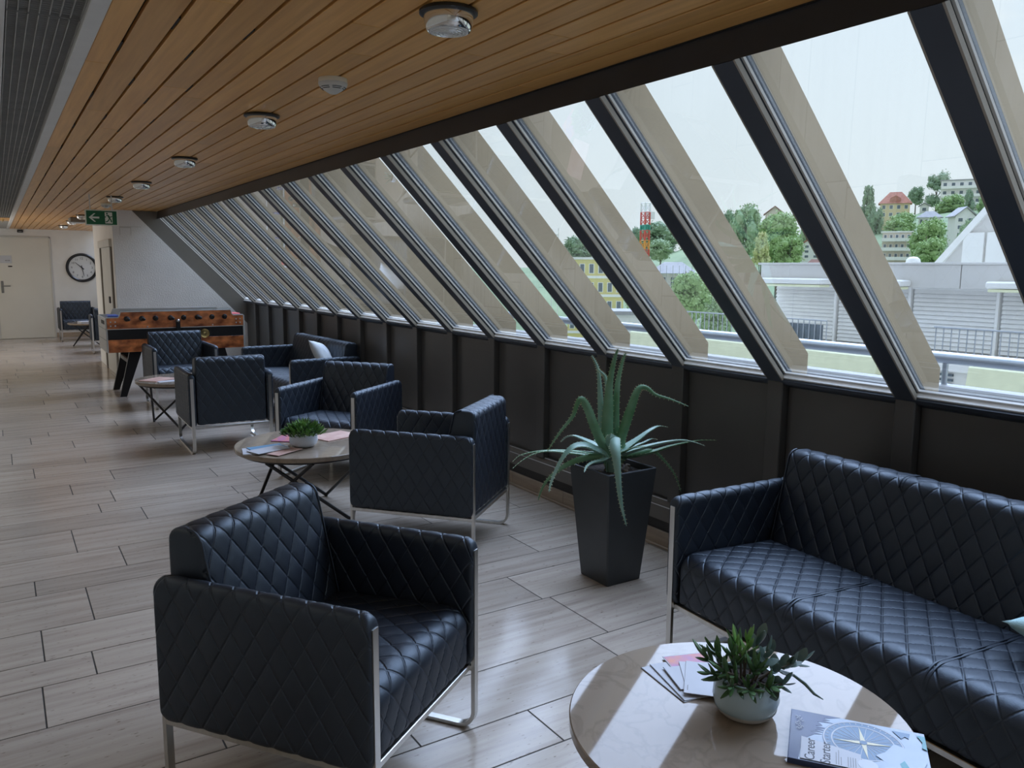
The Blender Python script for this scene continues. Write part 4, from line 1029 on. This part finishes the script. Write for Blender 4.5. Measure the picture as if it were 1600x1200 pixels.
# ------------------------------------------------------------------ table football by the end wall
fb = thing('football_table', 'table football with burl wood sides and black splayed legs by the end wall', 'football table', (1.775, 10.05, 0))
hx, dep = .752, .76
def side_poly(): return [(-hx, .782), (hx, .782), (hx, .908), (hx-.12, .908), (hx-.135, .925), (hx-.15, .972), (-hx+.15, .972), (-hx+.135, .925), (-hx+.12, .908), (-hx, .908)]
for y in (0, dep-.03):
    MB().prism(side_poly(), y, y+.03, 'y').build('side_board', M['burl' if y == 0 else 'foos_white'], fb)
tp = [(hx, .908), (hx-.12, .908), (hx-.135, .925), (hx-.15, .972), (-hx+.15, .972), (-hx+.135, .925), (-hx+.12, .908), (-hx, .908)]
for y in (-.002, dep-.03): MB().tube([(x, y+.016, z+.003) for x, z in tp], 0, sx=(.0045, .017), up=(0, 0, 1)).build('edge_trim', M['foos_white'], fb)
MB().box(-hx, hx, .004, dep-.004, .515, .66, .003).build('cabinet', M['burl'], fb)
MB().box(-hx, hx, .006, dep-.006, .66, .782).build('black_band', M['foos_black'], fb)
MB().box(-hx, hx, -.003, dep, .776, .784, .001).build('edge_trim', M['foos_white'], fb)
for x in (-hx-.012, hx-.006):
    e = MB().box(x, x+.018, .0, dep, .515, .906, .003).build('end_board', M['foos_white'], fb)
    MB().box(x-.002 if x < 0 else x+.016, x+.002 if x < 0 else x+.020, .0, dep, .778, .784).build('joint', M['box_grey'], e)
    MB().box(x-.002 if x < 0 else x+.016, x+.002 if x < 0 else x+.020, .0, dep, .655, .661).build('joint', M['box_grey'], e)
    MB().box(x-.003 if x < 0 else x+.015, x+.003 if x < 0 else x+.021, .10, .40, .83, .875, .003).build('hand_slot', M['rubber'], e)
MB().box(-hx+.03, hx-.03, .03, dep-.03, .79, .80).build('playfield', M['foos_green'], fb)
xs = (1.231, 1.388, 1.534, 1.696, 1.841, 1.996, 2.16, 2.306)
man = MB().box(-.010, .010, -.012, .012, -.075, .02, .003).lathe([(.004, .02), (.013, .03), (.013, .042), (.004, .05)], 10).mesh('player', M['red'])
man2 = man.copy(); man2.materials.clear(); man2.materials.append(M['bluep'])
for i, wx in enumerate(xs):
    x = wx-1.775
    front = i in (0, 1, 3, 5)
    rod = MB().tube([(x, -.05 if not front else -.17, .896), (x, dep+(.19 if not front else .05), .896)], .008, 10).build('rod', M['steel'], fb, smooth=60)
    b = MB().lathe([(.030, -.0), (.030, .010), (.022, .016), (.012, .018)], 20); b.v = [(x+p, -q, .896+r) for p, r, q in b.v]; b.fix = True
    b.build('bushing', M['foos_black'], rod, smooth=40)
    if front: MB().tube([(x, -.06, .896), (x, -.075, .896), (x, -.12, .896), (x, -.175, .896), (x, -.182, .896)], [.012, .016, .0185, .017, .010], 14).build('handle', M['rubber'], rod, smooth=50)
    else: MB().tube([(x, -.018, .896), (x, -.052, .896)], .013, 12).build('end_cap', M['rubber'], rod, smooth=50)
    n = (1, 2, 3, 5, 5, 3, 2, 1)[i]
    for k in range(n): link('player', man if front else man2, rod, (x, dep*(k+1)/(n+1), .896))
for (x, z) in [(s*q, z) for s in (-1, 1) for q in (.712, .665) for z in (.818, .862)]+[(-.33, .80), (.39, .80)]:
    b = MB().lathe([(.0085, 0), (.0085, .004), (.004, .006)], 12); b.v = [(x+p, -q-.001, z+r) for p, r, q in b.v]; b.fix = True
    b.build('bolt', M['alu'], fb, smooth=40)
MB().box(-.022, .022, -.03, .005, .72, .875, .006).build('ball_chute', M['foos_black'], fb)
b = MB().lathe([(.012, 0), (.016, .004), (.010, .012), (.002, .015)], 16); b.v = [(0+p, -.03-q, .862+r) for p, r, q in b.v]; b.fix = True; b.build('chute_knob', M['alu'], fb, smooth=50)
b = MB().lathe([(.056, 0), (.056, .012), (.050, .02), (.03, .012), (.012, .016), (.002, .017)], 32); b.v = [(.293+p, -q, .70+r) for p, r, q in b.v]; b.fix = True; b.build('ball_return', M['brass'], fb, smooth=40)
for s in (-1, 1):
    for y in (.035, dep-.085):
        MB().prism([(s*.40, .515), (s*.53, .515), (s*.655, .0), (s*.585, .0)], y, y+.05, 'y').build('leg', M['foos_black'], fb)
    MB().box(s*.54-.014, s*.54+.014, .08, dep-.08, .385, .43, .003).build('crossbar', M['box_grey'], fb)
MB().box(hx-.14, hx-.02, .05, .30, .908, .93, .008).build('goal_cap', M['red'], fb)
MB().box(-hx+.02, -hx+.14, .05, .30, .906, .935, .008).build('goal_cap', M['bluep'], fb)
gl = MB().box(-hx+.14, hx-.14, .002, .007, .975, 1.0).build('acrylic_rim', M['acrylic'], fb)

# ------------------------------------------------------------------ outside, seen through the panes
# own terrace and parapet with tube rail
pp = structure('terrace_parapet', MB().box(4.42, 4.56, -6, 34, -3, .86, .01), M['ledge'])
structure('terrace_floor', MB().box(3.16, 4.42, -6, 34, -3, -.05), M['ledge'])
rl = thing('terrace_rail', 'thick horizontal steel tube rail outside the windows', 'railing', (4.5, 0, .86))
MB().tube([(0, -6, .152), (0, 34, .152)], .033, 20).build('tube', M['railing'], rl, smooth=60)
y = -5.2
while y < 34: MB().tube([(0, y, 0), (0, y, .125)], .016, 12).build('post', M['railing'], rl, smooth=60); y += 1.92

nb = thing('neighbour_building', 'long grey and white building opposite with closed blinds and grey roof edge', 'building', (12, 0, 0))
MB().box(.45, 12, -12, 10.15, -12, 1.45).build('wall', M['facade_white'], nb)
MB().box(-1.0, .45, -12, 12.6, .12, .24, .01).build('balcony_slab', M['facade_white'], nb)
MB().box(-.85, .45, -12, 12.6, -12, .12).build('wall', M['facade_white'], nb)
y = -12
while y < 10.1: MB().box(0, .5, y+.006, min(y+1.85, 10.2)-.006, 1.235, 1.585, .006).build('roof_edge_panel', M['roof_grey'], nb); y += 1.85
MB().box(-.03, 12, -12, 10.25, 1.585, 1.62, .004).build('roof', M['roof_grey'], nb)
sl_m = MB()
for k in range(14): sl_m.prism([(.03, 1.2-.066*k), (.0, 1.142-.066*k), (.003, 1.140-.066*k), (.033, 1.202-.066*k)], .03, 1.30, 'y')
slm = sl_m.mesh('slats', M['blind'])
y = 10.15-1.352; 
while y > -11:
    bl_ = MB().box(.33, .37, y+.02, y+1.33, 1.2, 1.235).build('blind', M['blind'], nb)
    tag(link('slats', slm, bl_, (.33, y, 0)), kind='stuff')
    MB().box(.30, .36, y-.022, y+.022, .24, 1.235, .003).build('guide_post', M['facade_white'], nb); y -= 1.352
for a, b in ((8.66, 10.2), (7.25, 7.42), (3.4, 5.98), (-1.0, 1.6)):
    MB().box(-.32, .0, a, b, 1.235+.02, 1.35, .02).build('awning_cassette', M['facade_white'], nb)
    MB().box(-.30, -.02, a+.03, b-.03, 1.255-.05, 1.245, .01).build('awning_roll', M['awning'], nb)
def railing(parent, x, y0, y1, z0, z1, step=.125):
    r = MB().box(x-.012, x+.012, y0, y1, z1-.02, z1, .003).build('top_rail', M['bars'], parent)
    MB().box(x-.01, x+.01, y0, y1, z0, z0+.02).build('bottom_rail', M['bars'], parent)
    b = MB(); y = y0
    while y <= y1: b.box(x-.006, x+.006, y-.006, y+.006, z0+.02, z1-.02); y += step
    tag(b.build('bars', M['bars'], r), kind='stuff')
railing(nb, -.85, 8.10, 12.5, .26, .70, .11); railing(nb, -.85, -6, 6.35, .26, .72, .11)
MB().box(-.83, -.80, 8.2, 9.0, .26, .62).build('bench_frame', M['glassdark'], nb)
for a, b in ((7.05, 12.6), (-12, 5.72)):
    MB().prism([(-1.05, .21), (-1.02, .235), (-.9, .235), (-.9, -1.2), (-1.30, -1.2)], a, b, 'y').build('awning', M['awning'], nb)
for k in range(5): MB().box(-.88, -.845, 6.02, 6.20, .04-.07*k, .075-.07*k).build('vent_slot', M['glassdark'], nb)
wing = thing('roof_wing', 'grey sloping roof wing with pale wall rising behind the flat roof', 'building', (22, 0, 0))
MB().prism([(12.7, 1.6), (9.2, 5.6), (-4, 5.6), (-4, 1.6)], 0, 9, 'x').build('gable', M['roof_grey'], wing)
MB().prism([(12.5, 1.6), (12.72, 1.6), (9.3, 5.62), (9.1, 5.62)], -.1, .0, 'x').build('verge', M['facade_white'], wing)
MB().box(-.08, 0, 11.35, 11.9, 1.6, 2.5, .01).build('door_panel', M['facade_white'], wing); MB().box(-.08, 0, 10.75, 11.28, 1.6, 2.5, .01).build('door_panel', M['facade_white'], wing)
w_ = MB().box(-.06, 0, 10.2, 10.6, 1.6, 2.35).build('window', M['glassdark'], wing)
gr_ = MB()
for k in range(5): gr_.box(-.08, -.06, 10.2+.09*k, 10.22+.09*k, 1.6, 2.35)
for k in range(8): gr_.box(-.08, -.06, 10.2, 10.6, 1.6+.105*k, 1.615+.105*k)
gr_.build('bars', M['facade_white'], w_)
dm = thing('roof_dome', 'small pale dome light on the opposite flat roof', 'dome', (19.0, 11.48, 1.62))
MB().lathe([(.13, -.01), (.14, .03), (.17, .07), (.15, .15), (.09, .20), (.001, .215)], 28).build('dome', M['facade_white'], dm, smooth=50); MB().lathe([(.15, -.005), (.15, .02)], 28).build('base', M['roof_grey'], dm)

def polar(az, D, z): a = math.radians(az); return Vector((D*math.sin(a), D*math.cos(a), z))
def gz(az, D):
    """height of the hillside"""
    k = max(0, min(1, (az-36)/26)); top = 1+18*k
    t = max(0, min(1, (D-75)/190)); return -16+(16+top)*(t*t*(3-2*t))
hv = []; hf = []; NA, ND = 60, 40
for i in range(NA+1):
    for j in range(ND+1):
        az = 10+80*i/NA; D = 30+420*j/ND; hv.append(polar(az, D, gz(az, D)+.8*math.sin(az*1.3+D*.05)*max(0, min(1, (D-90)/60))))
for i in range(NA):
    for j in range(ND): hf.append((i*(ND+1)+j, i*(ND+1)+j+1, (i+1)*(ND+1)+j+1, (i+1)*(ND+1)+j))
hb = MB().add(hv, hf); hb.fix = True; structure('hillside', hb, M['grass'], smooth=80)
structure('ground', MB().box(-300, 700, -300, 700, -18, -16.2), M['town'])

def crown(seed, lumps, leaves, cone=False):
    """unit tree crown: z 0..1, radius about .5, a lumpy mass broken up by leaf sprays"""
    r = np.random.default_rng(seed); mb = MB(); C_ = []
    for k in range(lumps):
        z = r.uniform(.12, .9); mx = (.46*(1-z)**.7+.03) if cone else .46*math.sqrt(max(.02, 1-((z-.45)/.55)**2))
        a = r.uniform(0, 2*PI); q = mx*math.sqrt(r.uniform(.1, 1))*.72; s = r.uniform(.08, .16)*(.7 if cone else 1)
        C_.append((q*math.cos(a), q*math.sin(a), z, s))
    bm = bmesh.new(); bmesh.ops.create_icosphere(bm, subdivisions=1, radius=1); iv = [v.co.copy() for v in bm.verts]; fi = [[v.index for v in f.verts] for f in bm.faces]; bm.free()
    for x, y, z, s in C_: mb.add([(x+v.x*s*r.uniform(.8, 1.1), y+v.y*s*r.uniform(.8, 1.1), min(.98, max(.0, z+v.z*s*.85))) for v in iv], fi)
    for k in range(leaves):
        x, y, z, s = C_[k % lumps]; d = Vector(r.normal(size=3)).normalized(); p = Vector((x, y, z))+d*s*r.uniform(.8, 1.5)
        u = Vector(r.normal(size=3)).normalized(); w = u.cross(d).normalized() if abs(u.dot(d)) < .99 else d.orthogonal(); l = r.uniform(.016, .040)
        mb.add([p-u*l, p+w*l*.7, p+u*l, p-w*l*.7], [(0, 1, 2, 3)])
    return mb
crowns = {}
def crown_mesh(kind, m_):
    key = (kind, m_)
    if key not in crowns:
        base = {'round': (1, 46, 5200, False), 'tall': (2, 50, 5000, True), 'loose': (3, 24, 2600, False), 'wide': (4, 60, 6200, False)}[kind]
        crowns[key] = crown(*base).mesh('foliage', M[m_])
    return crowns[key]
GT = 'trees on the hillside'
def tree(label, az0, az1, e0, e1, D, kind='round', m_='leaf_a', trunk=True):
    az = (az0+az1)/2; w = D*math.radians(az1-az0)*1.08; z0 = 1.5+D*e0; z1 = 1.5+D*e1; g_ = gz(az, D)-.5
    p = polar(az, D, min(g_, z0-.3)); t = thing('tree', label, 'tree', p, R(az*7), GT)
    o = link('foliage', crown_mesh(kind, m_), t); o['kind'] = 'stuff'; o.location = (0, 0, z0-p.z); o.scale = (w, w, (z1-z0))
    hgt_ = max(.6, z0-p.z+(z1-z0)*.5)
    tb = MB().tube([(0, 0, 0), (.02*w, 0, hgt_*.6), (0, .02*w, hgt_)], [.035*w, .028*w, .015*w], 8)
    for k in range(3): a = k*2.1; tb.tube([(0, 0, hgt_*.72), (.22*w*math.cos(a), .22*w*math.sin(a), hgt_*1.12)], [.016*w, .006*w], 6)
    tb.build('trunk', M['bark'], t, smooth=60)
    return t
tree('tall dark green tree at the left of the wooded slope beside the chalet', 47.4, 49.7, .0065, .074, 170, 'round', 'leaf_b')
tree('broad green tree directly below the brown roofed chalet', 49.2, 52.1, .0067, .063, 160, 'wide', 'leaf_a')
tree('yellow green conical tree in front of the wooded slope', 48.8, 50.4, .004, .044, 120, 'tall', 'leaf_c')
tree('dark round tree right of the yellow green conical tree', 50.3, 52.4, .004, .037, 125, 'round', 'leaf_a')
tree('thin tree at the edge of the wood, right of the chalet', 51.9, 53.2, .0068, .058, 185, 'round', 'leaf_b')
tree('tall tree left of the ochre house with the red roof', 55.3, 56.7, .045, .094, 240, 'tall', 'leaf_d')
tree('small dark tree at the foot of the ochre house, left side', 55.9, 57.1, .030, .068, 215, 'round', 'leaf_d')
tree('bright green tree below the ochre house', 57.0, 59.0, .036, .062, 200, 'wide', 'leaf_a')
tree('rounded tree on the skyline right of the ochre house', 58.2, 59.3, .070, .090, 262, 'round', 'leaf_d')
tree('big loose crowned tree on the skyline left of the white apartments', 59.1, 60.7, .068, .104, 258, 'loose', 'leaf_d')
tree('large light green tree below the white houses', 58.4, 60.8, .0087, .054, 150, 'wide', 'leaf_a')
tree('green tree between the pale house and the apartments', 59.8, 61.6, .055, .080, 238, 'wide', 'leaf_a')
tree('tall dark conifer in front of the white apartments', 61.2, 62.1, .056, .086, 221, 'tall', 'leaf_d')
tree('bushy tree at the right below the apartments', 62.0, 63.4, .050, .082, 228, 'round', 'leaf_a')
tree('dark tree beside the white gabled house, right side', 61.1, 62.5, .012, .054, 172, 'round', 'leaf_b')
tree('bright shrubby tree above the stepped pale block', 56.9, 58.6, .033, .056, 190, 'wide', 'leaf_a')
tree('low bright tree in front of the large light green tree', 58.7, 60.8, .002, .034, 110, 'wide', 'leaf_a')
tree('dark wooded crown right behind the red and white mast', 41.3, 44.4, .0136, .054, 260, 'wide', 'leaf_d')
tree('dark hazy tree crown left of the yellow building', 36.0, 38.4, .002, .037, 270, 'wide', 'leaf_d')
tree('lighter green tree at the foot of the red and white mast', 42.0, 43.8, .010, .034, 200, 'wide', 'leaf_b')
tree('fresh green tree above the terrace railing, near the scaffolding', 43.5, 46.6, -.064, -.006, 60, 'wide', 'leaf_a')
tree('green tree low behind the steel tube rail', 41.4, 43.0, -.115, -.072, 45, 'round', 'leaf_a')
tree('dark tree left of the red and white mast', 40.7, 41.8, .022, .049, 300, 'round', 'leaf_d')
tree('dark tree on the left shoulder of the wooded slope', 46.7, 48.0, .022, .068, 200, 'round', 'leaf_d')
tree('tree on the far right slope above the roof wing', 62.8, 64.8, .040, .084, 200, 'wide', 'leaf_b')
tree('leafy tree crown below the wooded slope, right of the scaffolding', 45.3, 47.6, -.03, .012, 130, 'wide', 'leaf_b')
tree('dark tree crown left of the scaffolded house', 40.4, 42.4, -.05, .006, 125, 'wide', 'leaf_b')
tree('low tree crown between the low grey building and the tube rail', 42.8, 44.3, -.10, -.055, 75, 'wide', 'leaf_b')
tree('tree crown in the courtyard gap behind the terrace railing', 45.6, 48.0, -.10, -.035, 95, 'wide', 'leaf_b')
tree('second tree crown in the courtyard gap, left of the railing end', 43.6, 45.8, -.125, -.07, 88, 'wide', 'leaf_a')
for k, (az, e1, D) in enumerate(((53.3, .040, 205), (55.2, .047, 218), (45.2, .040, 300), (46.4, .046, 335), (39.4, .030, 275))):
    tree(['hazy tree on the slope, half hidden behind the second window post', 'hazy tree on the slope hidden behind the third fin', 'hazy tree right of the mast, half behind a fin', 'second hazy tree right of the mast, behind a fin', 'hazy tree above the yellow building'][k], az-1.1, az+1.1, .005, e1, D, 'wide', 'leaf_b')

def house(name, label, az0, az1, e0, e1, D, wall, roof, pitch=.4, floors=2, cols=3, hip=False, rot=0, depth=.8, flat=False, sink=6):
    az = (az0+az1)/2; w = D*math.radians(az1-az0); z0 = 1.5+D*e0; h = D*(e1-e0); p = polar(az, D, z0)
    t = thing(name, label, 'building', p, R(-az+rot)); d = w*depth; wh = h if flat else h*(1-pitch)
    MB().box(-w/2, w/2, -d/2, d/2, -sink, wh).build('wall', M[wall], t)
    if flat: MB().box(-w/2-.3, w/2+.3, -d/2-.3, d/2+.3, wh, wh+.25).build('roof', M[roof], t)
    elif hip:
        e = .5; MB().add([(-w/2-e, -d/2-e, wh), (w/2+e, -d/2-e, wh), (w/2+e, d/2+e, wh), (-w/2-e, d/2+e, wh), (-w*.2, 0, h), (w*.2, 0, h)], [(0, 1, 5, 4), (1, 2, 5), (2, 3, 4, 5), (3, 0, 4), (3, 2, 1, 0)]).build('roof', M[roof], t)
    else:
        e = .4; MB().prism([(-w/2-e, wh-.15), (0, h), (w/2+e, wh-.15), (w/2+e, wh+.05), (0, h+.25), (-w/2-e, wh+.05)], -d/2-e, d/2+e, 'y').build('roof', M[roof], t)
        MB().prism([(-w/2, wh), (0, h), (w/2, wh)], -d/2, d/2, 'y').build('gable', M[wall], t)
    fh = wh/floors
    for f in range(floors):
        for c in range(cols):
            x = -w/2+w*(c+.5)/cols; ww = w/cols*.42
            o = MB().box(x-ww/2-.08, x+ww/2+.08, -d/2-.06, -d/2, fh*f+fh*.25, fh*f+fh*.78).build('window', M['facade_white'], t)
            MB().box(x-ww/2, x+ww/2, -d/2-.09, -d/2-.06, fh*f+fh*.28, fh*f+fh*.75).build('pane', M['glassdark'], o)
    return t
h1 = house('house', 'ochre house with a red hipped roof on the hill', 56.74, 58.43, .056, .0853, 225, 'wall_yellow', 'tile_red', .45, 2, 4, hip=True)
MB().prism([(-1.2, 4.1), (1.2, 4.1), (1.2, 4.9), (0, 5.6), (-1.2, 4.9)], -2.7, 0, 'y').build('dormer', M['tile_red'], h1)
house('house', 'brown roofed chalet in the trees on the skyline', 49.75, 50.92, .056, .0713, 200, 'wall_beige', 'tile_brown', .55, 1, 2)
house('house', 'white gabled house on the right of the hill', 60.75, 61.95, .034, .066, 190, 'wall_white', 'house_roof', .28, 3, 2, rot=25)
house('house', 'low pale house left of the white gabled house', 58.99, 60.2, .048, .0637, 205, 'wall_white', 'house_roof', .45, 1, 4, hip=True)
ap = house('apartment_block', 'long white apartment block on top of the hill', 60.1, 63.2, .068, .094, 250, 'wall_white', 'house_roof', .1, 3, 7, flat=True, depth=.5)
for k in range(3): MB().box(-6.6, 6.6, -4.6, -3.3, 2.15*k+.05, 2.15*k+.75).build('balcony', M['facade_white'], ap)
st = house('stepped_block', 'stepped pale block of flats below the red roofed house', 57.0, 58.66, .0, .0408, 165, 'wall_beige', 'wall_white', .1, 4, 5, flat=True)
for k in range(4): MB().box(-2.5, 2.5, -3.3, -1.8, 1.68*k+.1, 1.68*k+.7).build('balcony', M['wall_white'], st)
house('house', 'red roofed houses half hidden right of the wooded slope', 52.2, 53.3, .012, .036, 180, 'wall_white', 'tile_red', .3, 3, 2)
house('house', 'low brown roofed house at the edge of the flat roof', 52.5, 53.5, -.004, .012, 130, 'wall_beige', 'tile_brown', .6, 1, 2, hip=True)
house('house', 'small white house left of the loose crowned tree', 59.0, 59.5, .062, .0721, 250, 'wall_white', 'house_roof', .3, 1, 1)
yb = house('office_block', 'yellow office block with square windows beyond the terrace', 36.6, 40.4, -.10, .0102, 90, 'yellow', 'wall_white', .1, 5, 6, flat=True, sink=9)
for k in range(5): MB().box(-3.0, 3.0, -2.50, -2.39, 1.98*k, 1.98*k+.28).build('floor_band', M['facade_white'], yb)
house('low_building', 'low grey building in front of the yellow office block', 38.6, 42.6, -.10, -.055, 55, 'wall_white', 'house_roof', .1, 1, 5, flat=True)
sc = house('scaffolded_house', 'pale building wrapped in scaffolding beside the fresh green tree', 42.3, 45.3, -.06, .008, 110, 'wall_white', 'house_roof', .2, 3, 5, hip=True)
sf = MB()
for k in range(9): x = -3.2+.8*k; sf.tube([(x, -3.2, -5), (x, -3.2, 7.0)], .04, 5)
for k in range(5): sf.box(-3.3, 3.3, -3.3, -2.7, 1.5*k-.05, 1.5*k+.03)
sf.build('scaffold', M['bars'], sc)
wf = thing('roof_frame', 'slim white frame standing on a roof at the left of the view outside', 'frame', polar(35.6, 120, -6))
MB().tube([(-.55, 0, 0), (-.55, 0, 13.1), (.55, 0, 13.3), (.55, 0, 0)], .07, 6).build('frame', M['crane_white'], wf); MB().box(-.5, .5, -.04, .04, 12.2, 12.4).build('crossbar', M['crane_white'], wf)
# red and white lattice mast
ms = thing('lattice_mast', 'red and white lattice mast with a green band beyond the trees', 'mast', polar(41.81, 140, gz(41.8, 140)-1))
zb = ms.location.z; ztop = 1.5+140*.078-zb; z0_ = 1.5+140*.0-zb
segs = [(z0_-6, z0_+3.2, 'crane_red'), (z0_+3.2, z0_+4.7, 'crane_orange'), (z0_+4.7, z0_+6.4, 'crane_red'), (z0_+6.4, z0_+7.3, 'crane_green'), (z0_+7.3, z0_+9.4, 'crane_red'), (z0_+9.4, ztop, 'crane_white')]
for a, b, m_ in segs:
    l = MB(); hw = .52
    for sx in (-1, 1):
        for sy in (-1, 1): l.box(sx*hw-.1, sx*hw+.1, sy*hw-.1, sy*hw+.1, a, b)
    n = max(1, int((b-a)/.9)); st_ = (b-a)/n
    for k in range(n):
        for s in (-1, 1):
            l.tube([(-hw, s*hw, a+k*st_), (hw, s*hw, a+(k+1)*st_)], .07, 5); l.tube([(s*hw, -hw, a+k*st_), (s*hw, hw, a+(k+1)*st_)], .07, 5)
            l.tube([(-hw, s*hw, a+(k+1)*st_), (hw, s*hw, a+(k+1)*st_)], .07, 5)
    if m_ == 'crane_green': l.box(-.42, .42, -.42, .42, a+.1, b-.1)
    l.build('mast_section', M[m_], ms)
MB().box(-.3, 2.0, -.12, .12, ztop-2.6, ztop-1.4).build('platform', M['crane_white'], ms)
